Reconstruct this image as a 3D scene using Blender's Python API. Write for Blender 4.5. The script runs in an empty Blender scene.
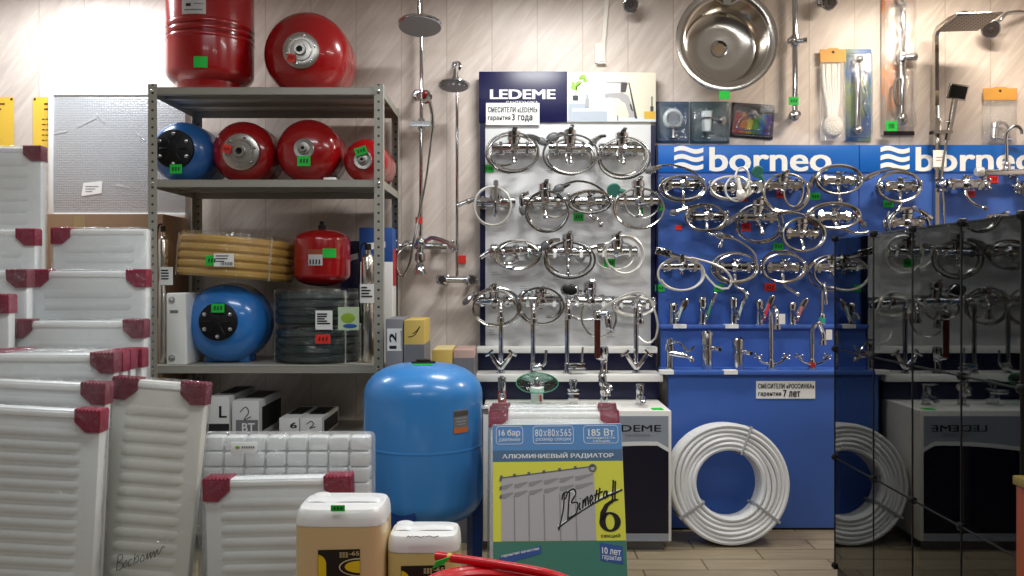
import bpy, bmesh, math, random
from mathutils import Vector, Matrix
SC = bpy.context.scene
C = SC.collection
F, CX, CY, H = 850.0, 512.0, 280.0, 1.33      # focal length in pixels, horizon, eye height
R = math.radians
V = Vector
def W(px, py, Y):
    return V(((px-CX)*Y/F, Y, H+(CY-py)*Y/F))
def XX(px, Y): return (px-CX)*Y/F
def ZZ(py, Y): return H+(CY-py)*Y/F

# ------------------------------------------------------------------ materials
def lin(c):
    return tuple(((x/255)/12.92 if x/255 <= .04045 else ((x/255+.055)/1.055)**2.4) for x in c)
MATS = {}
def mat(name, rgb, rough=.5, metal=0., spec=.5, coat=0., bump=0., bscale=40., trans=0., sub=0., var=0., vscale=6., alpha=None, bstretch=None):
    if name in MATS: return MATS[name]
    m = bpy.data.materials.new(name); m.use_nodes = True
    nt = m.node_tree; b = nt.nodes['Principled BSDF']
    col = lin(rgb)+(1,)
    b.inputs['Base Color'].default_value = col
    b.inputs['Roughness'].default_value = rough
    b.inputs['Metallic'].default_value = metal
    b.inputs['Specular IOR Level'].default_value = spec
    b.inputs['Coat Weight'].default_value = coat
    b.inputs['Coat Roughness'].default_value = .06
    b.inputs['Transmission Weight'].default_value = trans
    if sub:
        b.inputs['Subsurface Weight'].default_value = sub
        b.inputs['Subsurface Radius'].default_value = (.05, .04, .03)
        b.inputs['Subsurface Scale'].default_value = .3
    tc = nt.nodes.new('ShaderNodeTexCoord')
    if bump:
        n = nt.nodes.new('ShaderNodeTexNoise'); n.inputs['Scale'].default_value = bscale; n.inputs['Detail'].default_value = 3
        src = tc.outputs['Object']
        if bstretch:
            mp = nt.nodes.new('ShaderNodeMapping'); mp.inputs['Scale'].default_value = bstretch
            nt.links.new(src, mp.inputs[0]); src = mp.outputs[0]
        nt.links.new(src, n.inputs['Vector'])
        bp = nt.nodes.new('ShaderNodeBump'); bp.inputs['Strength'].default_value = bump; bp.inputs['Distance'].default_value = .01
        nt.links.new(n.outputs[0], bp.inputs['Height']); nt.links.new(bp.outputs[0], b.inputs['Normal'])
    if var:
        n = nt.nodes.new('ShaderNodeTexNoise'); n.inputs['Scale'].default_value = vscale; n.inputs['Detail'].default_value = 5
        nt.links.new(tc.outputs['Object'], n.inputs['Vector'])
        mx = nt.nodes.new('ShaderNodeMix'); mx.data_type = 'RGBA'
        mx.inputs[6].default_value = tuple(x*(1-var) for x in col[:3])+(1,)
        mx.inputs[7].default_value = tuple(min(1, x*(1+var)) for x in col[:3])+(1,)
        nt.links.new(n.outputs[0], mx.inputs[0]); nt.links.new(mx.outputs[2], b.inputs['Base Color'])
    MATS[name] = m
    return m
def film_mat(name, tint=(1, 1, 1), fac=.12, rough=.12, bump=.6, scale=14., facing=.5, white=0., wcol=(.9, .9, .9)):
    """clear plastic film: see-through with wrinkled gloss, optionally hazy"""
    m = bpy.data.materials.new(name); m.use_nodes = True; nt = m.node_tree; nt.nodes.clear()
    o = nt.nodes.new('ShaderNodeOutputMaterial'); t = nt.nodes.new('ShaderNodeBsdfTransparent'); g = nt.nodes.new('ShaderNodeBsdfGlossy')
    t.inputs[0].default_value = tint+(1,); g.inputs['Roughness'].default_value = rough
    g.inputs[0].default_value = (1, 1, 1, 1)
    tc = nt.nodes.new('ShaderNodeTexCoord'); n = nt.nodes.new('ShaderNodeTexNoise'); n.inputs['Scale'].default_value = scale
    n.inputs['Detail'].default_value = 4; n.inputs['Distortion'].default_value = 1.5
    nt.links.new(tc.outputs['Object'], n.inputs['Vector'])
    bp = nt.nodes.new('ShaderNodeBump'); bp.inputs['Strength'].default_value = bump; bp.inputs['Distance'].default_value = .03
    nt.links.new(n.outputs[0], bp.inputs['Height']); nt.links.new(bp.outputs[0], g.inputs['Normal'])
    lw = nt.nodes.new('ShaderNodeLayerWeight'); lw.inputs[0].default_value = .25
    ma = nt.nodes.new('ShaderNodeMath'); ma.operation = 'MULTIPLY_ADD'; ma.inputs[1].default_value = facing; ma.inputs[2].default_value = fac; ma.use_clamp = True
    nt.links.new(lw.outputs['Fresnel'], ma.inputs[0])
    mx = nt.nodes.new('ShaderNodeMixShader'); nt.links.new(ma.outputs[0], mx.inputs[0])
    src = t.outputs[0]
    if white:
        d = nt.nodes.new('ShaderNodeBsdfDiffuse'); d.inputs[0].default_value = wcol+(1,)
        m2 = nt.nodes.new('ShaderNodeMixShader'); m2.inputs[0].default_value = white
        nt.links.new(t.outputs[0], m2.inputs[1]); nt.links.new(d.outputs[0], m2.inputs[2]); src = m2.outputs[0]
    nt.links.new(src, mx.inputs[1]); nt.links.new(g.outputs[0], mx.inputs[2]); nt.links.new(mx.outputs[0], o.inputs[0])
    MATS[name] = m
    return m

CHROME = mat('chrome', (206, 207, 210), .07, 1.)
CHROMED = mat('chrome_satin', (200, 200, 200), .22, 1.)
HOSE = mat('steel_hose', (188, 186, 181), .18, 1., bump=.0)
HOSEW = mat('silver_hose', (228, 226, 220), .3, .6)
STEEL = mat('brushed_steel', (205, 200, 192), .2, 1., bump=.05, bscale=80, bstretch=(1, 1, 14))
BLACK = mat('black_plastic', (14, 14, 16), .5, 0, .3)
DARKR = mat('dark_rubber', (38, 40, 42), .5)
RED = mat('red_enamel', (156, 14, 19), .22, 0, .5, .5)
BLUE = mat('blue_enamel', (46, 120, 196), .22, 0, .5, .5)
DBLUE = mat('dark_blue_enamel', (36, 96, 162), .28, 0, .5, .4)
WHITE = mat('white_paint', (236, 236, 232), .35)
RADW = mat('radiator_enamel', (234, 238, 238), .3, 0, .5, .2)
RADG = mat('radiator_enamel_aged', (228, 228, 220), .32, 0, .5, .2, var=.06, vscale=5)
PAPER = mat('paper', (238, 238, 236), .7)
INK = mat('black_ink', (18, 18, 20), .6)
GREYINK = mat('grey_ink', (120, 120, 125), .6)
GREEN = mat('green_tag', (20, 190, 60), .6)
REDTAG = mat('red_tag', (225, 45, 30), .6)
CARD = mat('maroon_card', (142, 34, 64), .55, bump=.4, bscale=60, var=.25, vscale=30)
CARDP = mat('faded_maroon_card', (124, 58, 72), .6, bump=.4, bscale=60, var=.3, vscale=35)
NAVY = mat('navy_laminate', (16, 18, 58), .3)
PANELW = mat('display_white', (220, 221, 222), .4)
SHELFW = mat('white_laminate', (236, 236, 232), .35)
BBLUE = mat('blue_laminate', (64, 102, 182), .38, var=.05, vscale=3)
BHEAD = mat('header_blue', (16, 96, 184), .35)
STEELP = None
LIQ = mat('amber_liquid', (224, 198, 148), .3, 0, .5, .3, sub=.3)
LIQ2 = mat('yellow_liquid', (218, 206, 134), .3, 0, .5, .3, sub=.3)
HDPE = mat('white_hdpe', (238, 238, 236), .35, 0, .5, .2, sub=.3)
YEL = mat('label_yellow', (236, 206, 26), .5)
BOXW = mat('white_carton', (226, 226, 224), .6)
BOXG = mat('grey_carton', (120, 120, 126), .6)
CARTON = mat('brown_carton', (150, 116, 88), .7, var=.1)
FILM = film_mat('shrink_film', fac=.05, bump=1., scale=13., facing=.4, rough=.12)
FILMH = film_mat('hazy_film', fac=.08, bump=1., scale=16., facing=.4, white=.22, rough=.15)
BAGF = film_mat('clear_bag', fac=.07, bump=1., scale=30., facing=.4, white=.12, rough=.1)
CLEARP = film_mat('clear_blister', fac=.06, bump=.3, scale=20., facing=.5, white=.0, rough=.05)
GLASSG = film_mat('greenish_glass', tint=(.62, .8, .74), fac=.08, bump=0, facing=.9, rough=.02)

# ------------------------------------------------------------------ mesh builder
class MB:
    def __init__(s): s.v = []; s.f = []; s.M = None
    def add(s, vs, fs):
        k = len(s.v)
        for p in vs:
            p = V(p); s.v.append(s.M @ p if s.M else p)
        for f in fs: s.f.append(tuple(i+k for i in f))
        return s
    def bm(s, b, M=None):
        if M is not None: b.transform(M)
        b.verts.index_update()
        s.add([v.co.copy() for v in b.verts], [[v.index for v in f.verts] for f in b.faces]); b.free()
        return s
    def box(s, lo, hi, bev=0., seg=2, rot=None):
        lo, hi = V(lo), V(hi); b = bmesh.new(); bmesh.ops.create_cube(b, size=1)
        d = hi-lo; bmesh.ops.scale(b, vec=d, verts=b.verts)
        if bev: bmesh.ops.bevel(b, geom=b.edges[:], offset=min(bev, min(d)*.49), segments=seg, profile=.5, affect='EDGES')
        M = Matrix.Translation((lo+hi)/2)
        if rot is not None: M = M @ rot.to_4x4()
        return s.bm(b, M)
    def lathe(s, prof, p0, axis, n=24, close=True):
        """prof = [(radius, distance along axis)]"""
        a = V(axis).normalized(); q = a.to_track_quat('Z', 'Y').to_matrix(); p0 = V(p0)
        vs = []; fs = []
        for r, h in prof:
            for i in range(n):
                t = 2*math.pi*i/n; vs.append(p0+q @ V((r*math.cos(t), r*math.sin(t), h)))
        for j in range(len(prof)-1):
            for i in range(n):
                k = (i+1) % n; fs.append((j*n+i, j*n+k, (j+1)*n+k, (j+1)*n+i))
        if close:
            fs.append(tuple(range(n-1, -1, -1))); m = len(prof)-1; fs.append(tuple(m*n+i for i in range(n)))
        return s.add(vs, fs)
    def cyl(s, p0, p1, r0, r1=None, n=16):
        p0, p1 = V(p0), V(p1); d = p1-p0
        return s.lathe([(r0, 0), (r0 if r1 is None else r1, d.length)], p0, d, n)
    def ring(s, c, axis, r, t, n=28, m=8):
        pts = []; q = V(axis).normalized().to_track_quat('Z', 'Y').to_matrix()
        for i in range(n): a = 2*math.pi*i/n; pts.append(V(c)+q @ V((r*math.cos(a), r*math.sin(a), 0)))
        return s.tube(pts, t, m, closed=True)
    def tube(s, pts, r, n=8, closed=False, flat=None):
        pts = [V(p) for p in pts]; N = len(pts); rs = r if isinstance(r, (list, tuple)) else [r]*N
        vs = []; fs = []; ref = None
        for i in range(N):
            a = pts[(i-1) % N] if (closed or i) else pts[0]; b = pts[(i+1) % N] if (closed or i < N-1) else pts[-1]
            t = (b-a)
            t = t.normalized() if t.length > 1e-9 else V((0, 0, 1))
            if ref is None:
                ref = V((0, 0, 1)) if abs(t.z) < .9 else V((0, 1, 0))
            u = (ref-t*ref.dot(t))
            if u.length < 1e-5: u = t.orthogonal()
            u.normalize(); w = t.cross(u); ref = u
            for k in range(n):
                g = 2*math.pi*(k+.5)/n
                fu, fw = (1, 1) if flat is None else flat
                vs.append(pts[i]+(u*math.cos(g)*fu+w*math.sin(g)*fw)*rs[i])
        M = N if closed else N-1
        for i in range(M):
            j = (i+1) % N
            for k in range(n): l = (k+1) % n; fs.append((i*n+k, i*n+l, j*n+l, j*n+k))
        if not closed: fs.append(tuple(range(n-1, -1, -1))); fs.append(tuple((N-1)*n+k for k in range(n)))
        return s.add(vs, fs)
    def ball(s, c, r, sc=(1, 1, 1), rot=None, nu=16, nv=10):
        b = bmesh.new(); bmesh.ops.create_uvsphere(b, u_segments=nu, v_segments=nv, radius=r)
        M = Matrix.Translation(V(c))
        if rot is not None: M = M @ rot.to_4x4()
        return s.bm(b, M @ Matrix.Diagonal((*sc, 1)))
    def prism(s, poly, fr, d):
        """poly = 2-D outline; fr(x, y, depth) -> point"""
        n = len(poly)
        ar = sum(poly[i][0]*poly[(i+1) % n][1]-poly[(i+1) % n][0]*poly[i][1] for i in range(n))
        if ar < 0: poly = poly[::-1]
        vs = [fr(x, y, 0) for x, y in poly]+[fr(x, y, d) for x, y in poly]
        fs = [tuple(range(n)), tuple(range(2*n-1, n-1, -1))]+[(i, i+n, (i+1) % n+n, (i+1) % n) for i in range(n)]
        return s.add(vs, fs)
    def front(s, poly, Y, d=.001):
        """outline given in world x,z standing proud of a plane facing the camera at Y"""
        return s.prism(poly, lambda x, y, k: V((x, Y-d+k, y)), d)
    def text(s, body, fr, x0, x1, z0, z1, d=.0008, bold=0., keep=False, shear=0., space=1.):
        vs, fs, lo, hi = text_geo(body, 0., shear, space)
        sx = (x1-x0)/(hi[0]-lo[0]+2*bold); sz = (z1-z0)/(hi[1]-lo[1]+bold)
        for i, (ox, oz) in enumerate(((0, 0),) if not bold else ((-1, -.5), (1, .5), (-1, .5), (1, -.5), (0, 0))):   # heavier strokes
            s.add([fr(x0+(v[0]-lo[0]+(1+ox)*bold)*sx, z0+(v[1]-lo[1]+(.5+oz)*bold)*sz, (v[2]-lo[2])*d-i*.00006) for v in vs], fs)
        return s
    def build(s, name, m, parent=None, local=False, smooth=True, at=None):
        vs = s.v
        org = V((0, 0, 0))
        if parent is not None:
            if not local:
                M = Matrix.Identity(4); p = parent
                while p: M = Matrix.LocRotScale(p.location, p.rotation_euler, None) @ M; p = p.parent
                M.invert(); vs = [M @ v for v in vs]
        else:
            lo = [min(v[i] for v in vs) for i in range(3)]; hi = [max(v[i] for v in vs) for i in range(3)]
            org = V(((lo[0]+hi[0])/2, (lo[1]+hi[1])/2, lo[2])) if at is None else V(at)
        me = bpy.data.meshes.new(name); me.from_pydata([tuple(v-org) for v in vs], [], s.f); me.validate(); me.update()
        bm = bmesh.new(); bm.from_mesh(me); bmesh.ops.recalc_face_normals(bm, faces=bm.faces[:]); bm.to_mesh(me); bm.free()
        for p in me.polygons: p.use_smooth = smooth
        if smooth: me.set_sharp_from_angle(angle=R(38))
        me.materials.append(m)
        o = bpy.data.objects.new(name, me); C.objects.link(o)
        if parent is not None: o.parent = parent
        else: o.location = org
        return o
_TG = {}
def text_geo(body, bold, shear=0., space=1.):
    k = (body, bold, shear, space)
    if k in _TG: return _TG[k]
    cu = bpy.data.curves.new('lettering_curve', 'FONT'); cu.body = body; cu.offset = bold; cu.extrude = .5; cu.shear = shear; cu.space_character = space
    cu.resolution_u = 3
    o = bpy.data.objects.new('lettering_curve', cu); C.objects.link(o)
    me = o.to_mesh(); vs = [tuple(v.co) for v in me.vertices]; fs = [tuple(p.vertices) for p in me.polygons]
    o.to_mesh_clear(); C.objects.unlink(o); bpy.data.objects.remove(o); bpy.data.curves.remove(cu)
    lo = [min(v[i] for v in vs) for i in range(3)]; hi = [max(v[i] for v in vs) for i in range(3)]
    _TG[k] = (vs, fs, lo, hi)
    return _TG[k]
def plane(Y):            # frame of a plane facing the camera at depth Y; depth grows away, so lettering sits proud
    return lambda x, z, k: V((x, Y-.0012+k, z))
def smooth_path(pts, n=8, closed=False):
    pts = [V(p) for p in pts]; out = []; N = len(pts)
    for i in range(N if closed else N-1):
        g = (lambda j: pts[j % N]) if closed else (lambda j: pts[max(0, min(N-1, j))])
        a, b, c, d = g(i-1), g(i), g(i+1), g(i+2)
        for k in range(n):
            t = k/n
            out.append(.5*((2*b)+(c-a)*t+(2*a-5*b+4*c-d)*t*t+(3*b-a-3*c+d)*t**3))
    if not closed: out.append(pts[-1])
    return out
def tag(o, label=None, cat=None, group=None, kind=None):
    if label: o['label'] = label
    if cat: o['category'] = cat
    if group: o['group'] = group
    if kind: o['kind'] = kind
    return o
def thing(name, label, cat, loc, group=None, rot=None):
    o = bpy.data.objects.new(name, None); C.objects.link(o); o.location = V(loc); o.empty_display_size = .05
    if rot: o.rotation_euler = rot
    return tag(o, label, cat, group)
def lab(o, label): o['label'] = label; return o
def pbox(px0, px1, py0, py1, Y0, Y1, bev=0.):
    """box whose front face fills a pixel rectangle at depth Y0 and reaches back to Y1"""
    a = W(px0, py1, Y0); b = W(px1, py0, Y0)
    return MB().box((a.x, Y0, a.z), (b.x, Y1, b.z), bev)
def price(parent, px, py, Y, w=9, h=7, m=None, ang=0., name='price_tag', marks=True):
    """small coloured price sticker with written strokes, stuck on a surface at depth Y"""
    c = W(px, py, Y); s = Y/F; red = m is REDTAG; m = m or GREEN
    q = Matrix.Rotation(ang, 3, 'Y')
    fr = lambda x, z, k: c+q @ V((x*s, k-.004, z*s))
    o = MB().prism([(-w/2, -h/2), (w/2, -h/2), (w/2, h/2), (-w/2, h/2)], fr, .003).build(name, m, parent)
    if marks and w >= 8:
        b = MB(); r = random.Random(int(px*31+py)); fr2 = lambda x, z, k: c+q @ V((x*s, k-.0052, z*s))
        for i in range(3):
            x = -w*.3+i*w*.24
            b.prism([(x, -h*.2), (x+w*.13, -h*.2), (x+w*.16, h*.22), (x+w*.03, h*.2)], fr2, .001)
        b.build('handwriting', mat('green_ink', (8, 70, 30), .6) if not red else mat('dark_red_ink', (110, 16, 14), .6), o)
    return o
# ------------------------------------------------------------------ camera, room, light
cam = bpy.data.cameras.new('camera'); co = bpy.data.objects.new('camera', cam); C.objects.link(co)
co.location = (0, 0, H); co.rotation_euler = (R(90), 0, 0)
cam.sensor_width = 36; cam.lens = 36*F/1024; cam.shift_y = -(288-CY)/1024; cam.clip_start = .05
SC.camera = co
WALLY = 4.85
def wall_material():
    m = bpy.data.materials.new('marbled_wall_panel'); m.use_nodes = True; nt = m.node_tree; b = nt.nodes['Principled BSDF']
    N = nt.nodes.new; L = nt.links.new
    g = N('ShaderNodeNewGeometry'); mp = N('ShaderNodeCombineXYZ')
    for k, vec in enumerate(((.62, 0, .78), (-.78*8, 0, .62*8))):          # along and across the marbling
        dp = N('ShaderNodeVectorMath'); dp.operation = 'DOT_PRODUCT'; dp.inputs[1].default_value = vec; L(g.outputs['Position'], dp.inputs[0])
        L(dp.outputs['Value'], mp.inputs[(0, 2)[k]])
    # each panel gets its own cut of the marbling
    sx = N('ShaderNodeSeparateXYZ'); L(g.outputs['Position'], sx.inputs[0])
    dv = N('ShaderNodeMath'); dv.operation = 'MULTIPLY_ADD'; dv.inputs[1].default_value = 1/.2585; dv.inputs[2].default_value = 20.44
    L(sx.outputs['X'], dv.inputs[0])
    fl = N('ShaderNodeMath'); fl.operation = 'FLOOR'; L(dv.outputs[0], fl.inputs[0])
    fr = N('ShaderNodeMath'); fr.operation = 'FRACT'; L(dv.outputs[0], fr.inputs[0])
    cb = N('ShaderNodeCombineXYZ'); ml = N('ShaderNodeMath'); ml.operation = 'MULTIPLY'; ml.inputs[1].default_value = 3.7
    L(fl.outputs[0], ml.inputs[0]); L(ml.outputs[0], cb.inputs['Y'])
    ad = N('ShaderNodeVectorMath'); L(mp.outputs[0], ad.inputs[0]); L(cb.outputs[0], ad.inputs[1])
    n = N('ShaderNodeTexNoise'); n.inputs['Scale'].default_value = 2.6; n.inputs['Detail'].default_value = 7; n.inputs['Roughness'].default_value = .62
    n.inputs['Distortion'].default_value = .8
    L(ad.outputs[0], n.inputs['Vector'])
    cr = N('ShaderNodeValToRGB'); e = cr.color_ramp.elements
    e[0].position = .3; e[0].color = lin((204, 190, 180))+(1,); e[1].position = .72; e[1].color = lin((232, 222, 213))+(1,)
    k = e.new(.5); k.color = lin((216, 203, 193))+(1,)
    L(n.outputs[0], cr.inputs[0])
    cm = N('ShaderNodeMath'); cm.operation = 'COMPARE'; cm.inputs[1].default_value = .5; cm.inputs[2].default_value = .489
    L(fr.outputs[0], cm.inputs[0])
    mx = N('ShaderNodeMix'); mx.data_type = 'RGBA'; mx.inputs[6].default_value = lin((196, 180, 168))+(1,)
    L(cm.outputs[0], mx.inputs[0]); L(cr.outputs[0], mx.inputs[7]); L(mx.outputs[2], b.inputs['Base Color'])
    b.inputs['Roughness'].default_value = .35; b.inputs['Specular IOR Level'].default_value = .35
    return m
def floor_material():
    m = bpy.data.materials.new('vinyl_plank_floor'); m.use_nodes = True; nt = m.node_tree; b = nt.nodes['Principled BSDF']
    N = nt.nodes.new; L = nt.links.new
    g = N('ShaderNodeNewGeometry'); br = N('ShaderNodeTexBrick'); br.inputs['Scale'].default_value = 1.0
    br.inputs['Brick Width'].default_value = .6; br.inputs['Row Height'].default_value = .15; br.inputs['Mortar Size'].default_value = .004
    br.inputs['Color1'].default_value = lin((164, 152, 130))+(1,); br.inputs['Color2'].default_value = lin((142, 130, 108))+(1,)
    br.inputs['Mortar'].default_value = lin((90, 76, 60))+(1,)
    L(g.outputs['Position'], br.inputs['Vector'])
    mp = N('ShaderNodeMapping'); mp.inputs['Scale'].default_value = (2, 24, 1); L(g.outputs['Position'], mp.inputs[0])
    n = N('ShaderNodeTexNoise'); n.inputs['Scale'].default_value = 2; n.inputs['Detail'].default_value = 6; L(mp.outputs[0], n.inputs['Vector'])
    mx = N('ShaderNodeMix'); mx.data_type = 'RGBA'; mx.blend_type = 'MULTIPLY'; mx.inputs[0].default_value = .5
    cr = N('ShaderNodeValToRGB'); cr.color_ramp.elements[0].position = .3; cr.color_ramp.elements[0].color = (.55, .5, .45, 1); cr.color_ramp.elements[1].position = .7
    L(n.outputs[0], cr.inputs[0]); L(br.outputs['Color'], mx.inputs[6]); L(cr.outputs[0], mx.inputs[7]); L(mx.outputs[2], b.inputs['Base Color'])
    b.inputs['Roughness'].default_value = .4
    return m
XL, XR, YB, ZC = -3.3, 3.4, -2.6, 3.05
def struct(name, lo, hi, m):
    o = MB().box(lo, hi).build(name, m, smooth=False); o['kind'] = 'structure'; return o
struct('floor', (XL-.1, YB-.1, -.08), (XR+.1, WALLY+.1, 0), floor_material())
struct('ceiling', (XL-.1, YB-.1, ZC), (XR+.1, WALLY+.1, ZC+.08), mat('ceiling_white', (225, 224, 220), .8))
WM = wall_material()
struct('wall_back', (XL-.1, WALLY, 0), (XR+.1, WALLY+.1, ZC), WM)
struct('wall_left', (XL-.1, YB, 0), (XL, WALLY, ZC), WM)
struct('wall_right', (XR, YB, 0), (XR+.1, WALLY, ZC), WM)
struct('wall_front', (XL, YB-.1, 0), (XR, YB, ZC), mat('far_wall', (84, 80, 76), .7))

def area(name, loc, sx, sy, power, col, rot=(0, 0, 0), spread=180):
    l = bpy.data.lights.new(name, 'AREA'); l.shape = 'RECTANGLE'; l.size = sx; l.size_y = sy; l.energy = power; l.color = col; l.spread = R(spread)
    o = bpy.data.objects.new(name, l); C.objects.link(o); o.location = loc; o.rotation_euler = rot
COOL = (.9, .96, 1.); WARMC = (1., .89, .74); NEUT = (.98, .98, .96)
area('ceiling_lamp', (-2.36, 4.38, 2.98), .7, .12, 23, COOL)
area('ceiling_lamp', (.25, 4.0, 2.98), .6, .12, 28, NEUT)
area('ceiling_lamp', (2.35, 4.10, 3.0), .5, .14, 32, WARMC)
area('ceiling_lamp', (-.9, 2.3, 3.0), 1.2, .25, 20, COOL)
area('ceiling_lamp', (1.2, 2.3, 3.0), 1.2, .25, 26, NEUT)
area('ceiling_lamp', (-.9, -.3, 3.0), 1.2, .3, 18, COOL)
area('ceiling_lamp', (1.2, -.3, 3.0), 1.2, .3, 18, COOL)
w = bpy.data.worlds.new('world'); SC.world = w; w.use_nodes = True
w.node_tree.nodes['Background'].inputs[0].default_value = (.05, .05, .055, 1)
SC.view_settings.view_transform = 'Standard'; SC.view_settings.look = 'None'; SC.view_settings.gamma = 1; SC.view_settings.use_curve_mapping = False
SC.view_settings.exposure = 0.0
# ------------------------------------------------------------------ radiators at the left and in front
def corner_poly(w, h, sx, sz):
    """card corner guard outline; (0,0) is the outer corner, growing inward with a notched top edge"""
    n = 7; pts = []
    for i in range(n):
        x = w*i/n
        pts += [(x, .004), (x+w/n/2, -.004)]
    pts += [(w, 0), (w*.98, h*.55), (w*.55, h), (0, h*.98)]
    return [(p[0]*sx, -p[1]*sz) for p in pts]
def panel_radiator(label, cx, Y, wid, hei, ribs=.05, thick=.046, left=True, right=True, group='film-wrapped panel radiators', m=None,
                   cards=None, rot=None, z0=0., cw=.085, film=True, margin=.055, bottom=False, rib_d=.0045):
    """white panel radiator standing on end, wrapped in film with card corner guards"""
    m = m or RADW
    t = thing('panel_radiator', label, 'radiator', (cx, Y, z0), group, rot)
    b = MB(); b.box((-wid/2, 0, 0), (wid/2, thick, hei), .008, 2)
    z = .07
    while z < hei-.06:                                        # pressed horizontal ribs
        hw = wid/2-margin; rh = ribs*.40
        cs = [(-rh, .001), (-rh*.45, -rib_d), (rh*.45, -rib_d), (rh, .001)]
        vs = []; fs = []
        for x, k in ((-hw, 0.), (-hw+.02, 1.), (hw-.02, 1.), (hw, 0.)):
            vs += [(x, (d if d > 0 else d*k+.001*(1-k)), z+q) for q, d in cs]
        for i in range(3):
            for j in range(3): fs.append((i*4+j, i*4+j+1, (i+1)*4+j+1, (i+1)*4+j))
        b.add(vs, fs); z += ribs
    b.build('panel', m, t, local=True)
    g = MB()                                                  # folded rim strip along the upper edge
    g.box((-wid/2+.012, -.0035, hei-.026), (wid/2-.012, .001, hei-.008), .0015)
    g.build('edge_strip', PAPER, t, local=True)
    cards = cards or CARD
    for sgn, on in ((1, left), (-1, right)):
        if not on: continue
        for zz, sz in ((hei+.004, 1),)+(((-.0, -1),) if bottom else ()):
            fr = lambda x, y, k: V((-sgn*(wid/2+.004)+x, k-.010, zz+y))
            MB().prism(corner_poly(cw, cw*.85, sgn, sz), fr, thick+.014).build('corner_guard', cards, t, local=True)
    if film:
        MB().box((-wid/2-.009, -.0125, .002), (wid/2+.009, thick+.008, hei+.009), .02, 3).build('shrink_film', FILM, t, local=True)
    return t
RX = -1.341
# centre-left stack, nearest first (right edge px, top px, depth)
def stacked(label, pxr, pyt, Y, wid=.49, roll=0., **k):
    x = XX(pxr-3, Y); h = ZZ(pyt, Y); lift = wid/2*math.sin(R(roll))+.002*(roll > 0)
    return panel_radiator(label, x-wid/2-math.sin(R(roll))*h, Y, wid, h, z0=lift, rot=(0, R(roll), 0), **k)
stacked('nearest wrapped white radiator of the left stack, lowest front one', 104, 412, 2.75, .50, 3.0, ribs=.042, left=False)
stacked('wrapped white radiator directly behind the nearest one in the left stack', 109, 385, 2.86, .50, 2.5, ribs=.042, left=False, cards=CARDP)
stacked('wrapped white radiator third from the front of the left stack', 117, 354, 3.00, .50, ribs=.042, left=False, cards=CARDP)
stacked('thin wrapped radiator edge fourth from front, with bright maroon corner', 126, 353, 3.08, .50)
stacked('thin wrapped radiator edge fifth from front, with bright maroon corner', 134, 351, 3.16, .50)
stacked('thin wrapped radiator edge sixth from front, with outermost maroon corner', 145, 350, 3.245, .51)
stacked('wrapped radiator with faded corners showing above the fan of card corners', 147, 321, 3.36, .52, cards=CARDP)
stacked('wrapped white radiator with two crimson corners in the middle of left wall stack', 149, 271, 3.56, .485)
stacked('tallest wrapped radiator behind the left stack, below the bubble-wrapped panel', 150, 229, 3.78, .42, ribs=.045, right=False)
# far-left stack, cut by the picture edge
stacked('tallest wrapped radiator at the far left edge under the yellow sheets', 44, 147, 4.02, .50, ribs=.055, left=False, cards=CARDP)
stacked('second tallest wrapped radiator at the far left edge with crimson corner', 38, 230, 3.72, .50, ribs=.055, left=False)
stacked('third wrapped radiator at the far left edge with pale maroon corner', 30, 271, 3.44, .50, left=False, cards=CARDP)
stacked('shortest wrapped radiator at the far left edge with red corner', 12, 296, 3.295, .50, left=False)
# single narrow one leaning to the right
d = panel_radiator('narrow wrapped radiator leaning right, marked with black handwriting', 0, 0, .322, .975, ribs=.047, m=RADG, cards=CARDP, margin=.045, cw=.09, thick=.05)
dt = W(160, 382, 2.975); ang = R(4.4); pit = R(3.0)
d.rotation_euler = (-pit, ang, 0)
d.location = (dt.x-math.sin(ang)*.975, 2.98-math.sin(pit)*.985, .004)
Rm = d.rotation_euler.to_matrix()
# handwriting: pen strokes on the lower face
def pen(strokes, fr, r, name, parent, m=INK, local=True):
    b = MB()
    for st in strokes: b.tube(smooth_path([fr(x, y) for x, y in st], 5), r, 5)
    return b.build(name, m, parent, local=local)
hw = [[(0, 0), (.01, .95)], [(0, .95), (.28, .9), (.3, .6), (.03, .5), (.36, .36), (.32, .02), (-.02, .03)],
      [(.5, .35), (.62, .45), (.66, .15), (.5, .05), (.45, .2), (.52, .38)],
      [(.98, .4), (.8, .4), (.78, .05), (1., .1)],
      [(1.12, .0), (1.14, .75)], [(1.14, .35), (1.36, .55), (1.4, .2), (1.2, .1)],
      [(1.55, .3), (1.7, .5), (1.78, .15), (1.58, .1), (1.55, .3)],
      [(1.9, .1), (1.98, .5), (2.02, .12), (2.2, .52)], [(2.2, .52), (2.22, .1), (2.4, .5), (2.45, .1)],
      [(2.5, .1), (2.6, .55), (2.72, .2), (2.95, .62), (3.1, .5)]]
pen(hw, lambda x, y: V((-.082+x*.051, -.0135, .318+y*.055+x*.02)), .0011, 'handwriting', d)
# low radiator in front
f = panel_radiator('low wrapped radiator with maroon corners in front of the sectional radiator', XX(281, 2.9), 2.9, .495, ZZ(480, 2.9), ribs=.045, cw=.092, thick=.06, bottom=False, margin=.05)
f.rotation_euler = (0, R(-1.2), 0); f.location.z = .006

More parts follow.
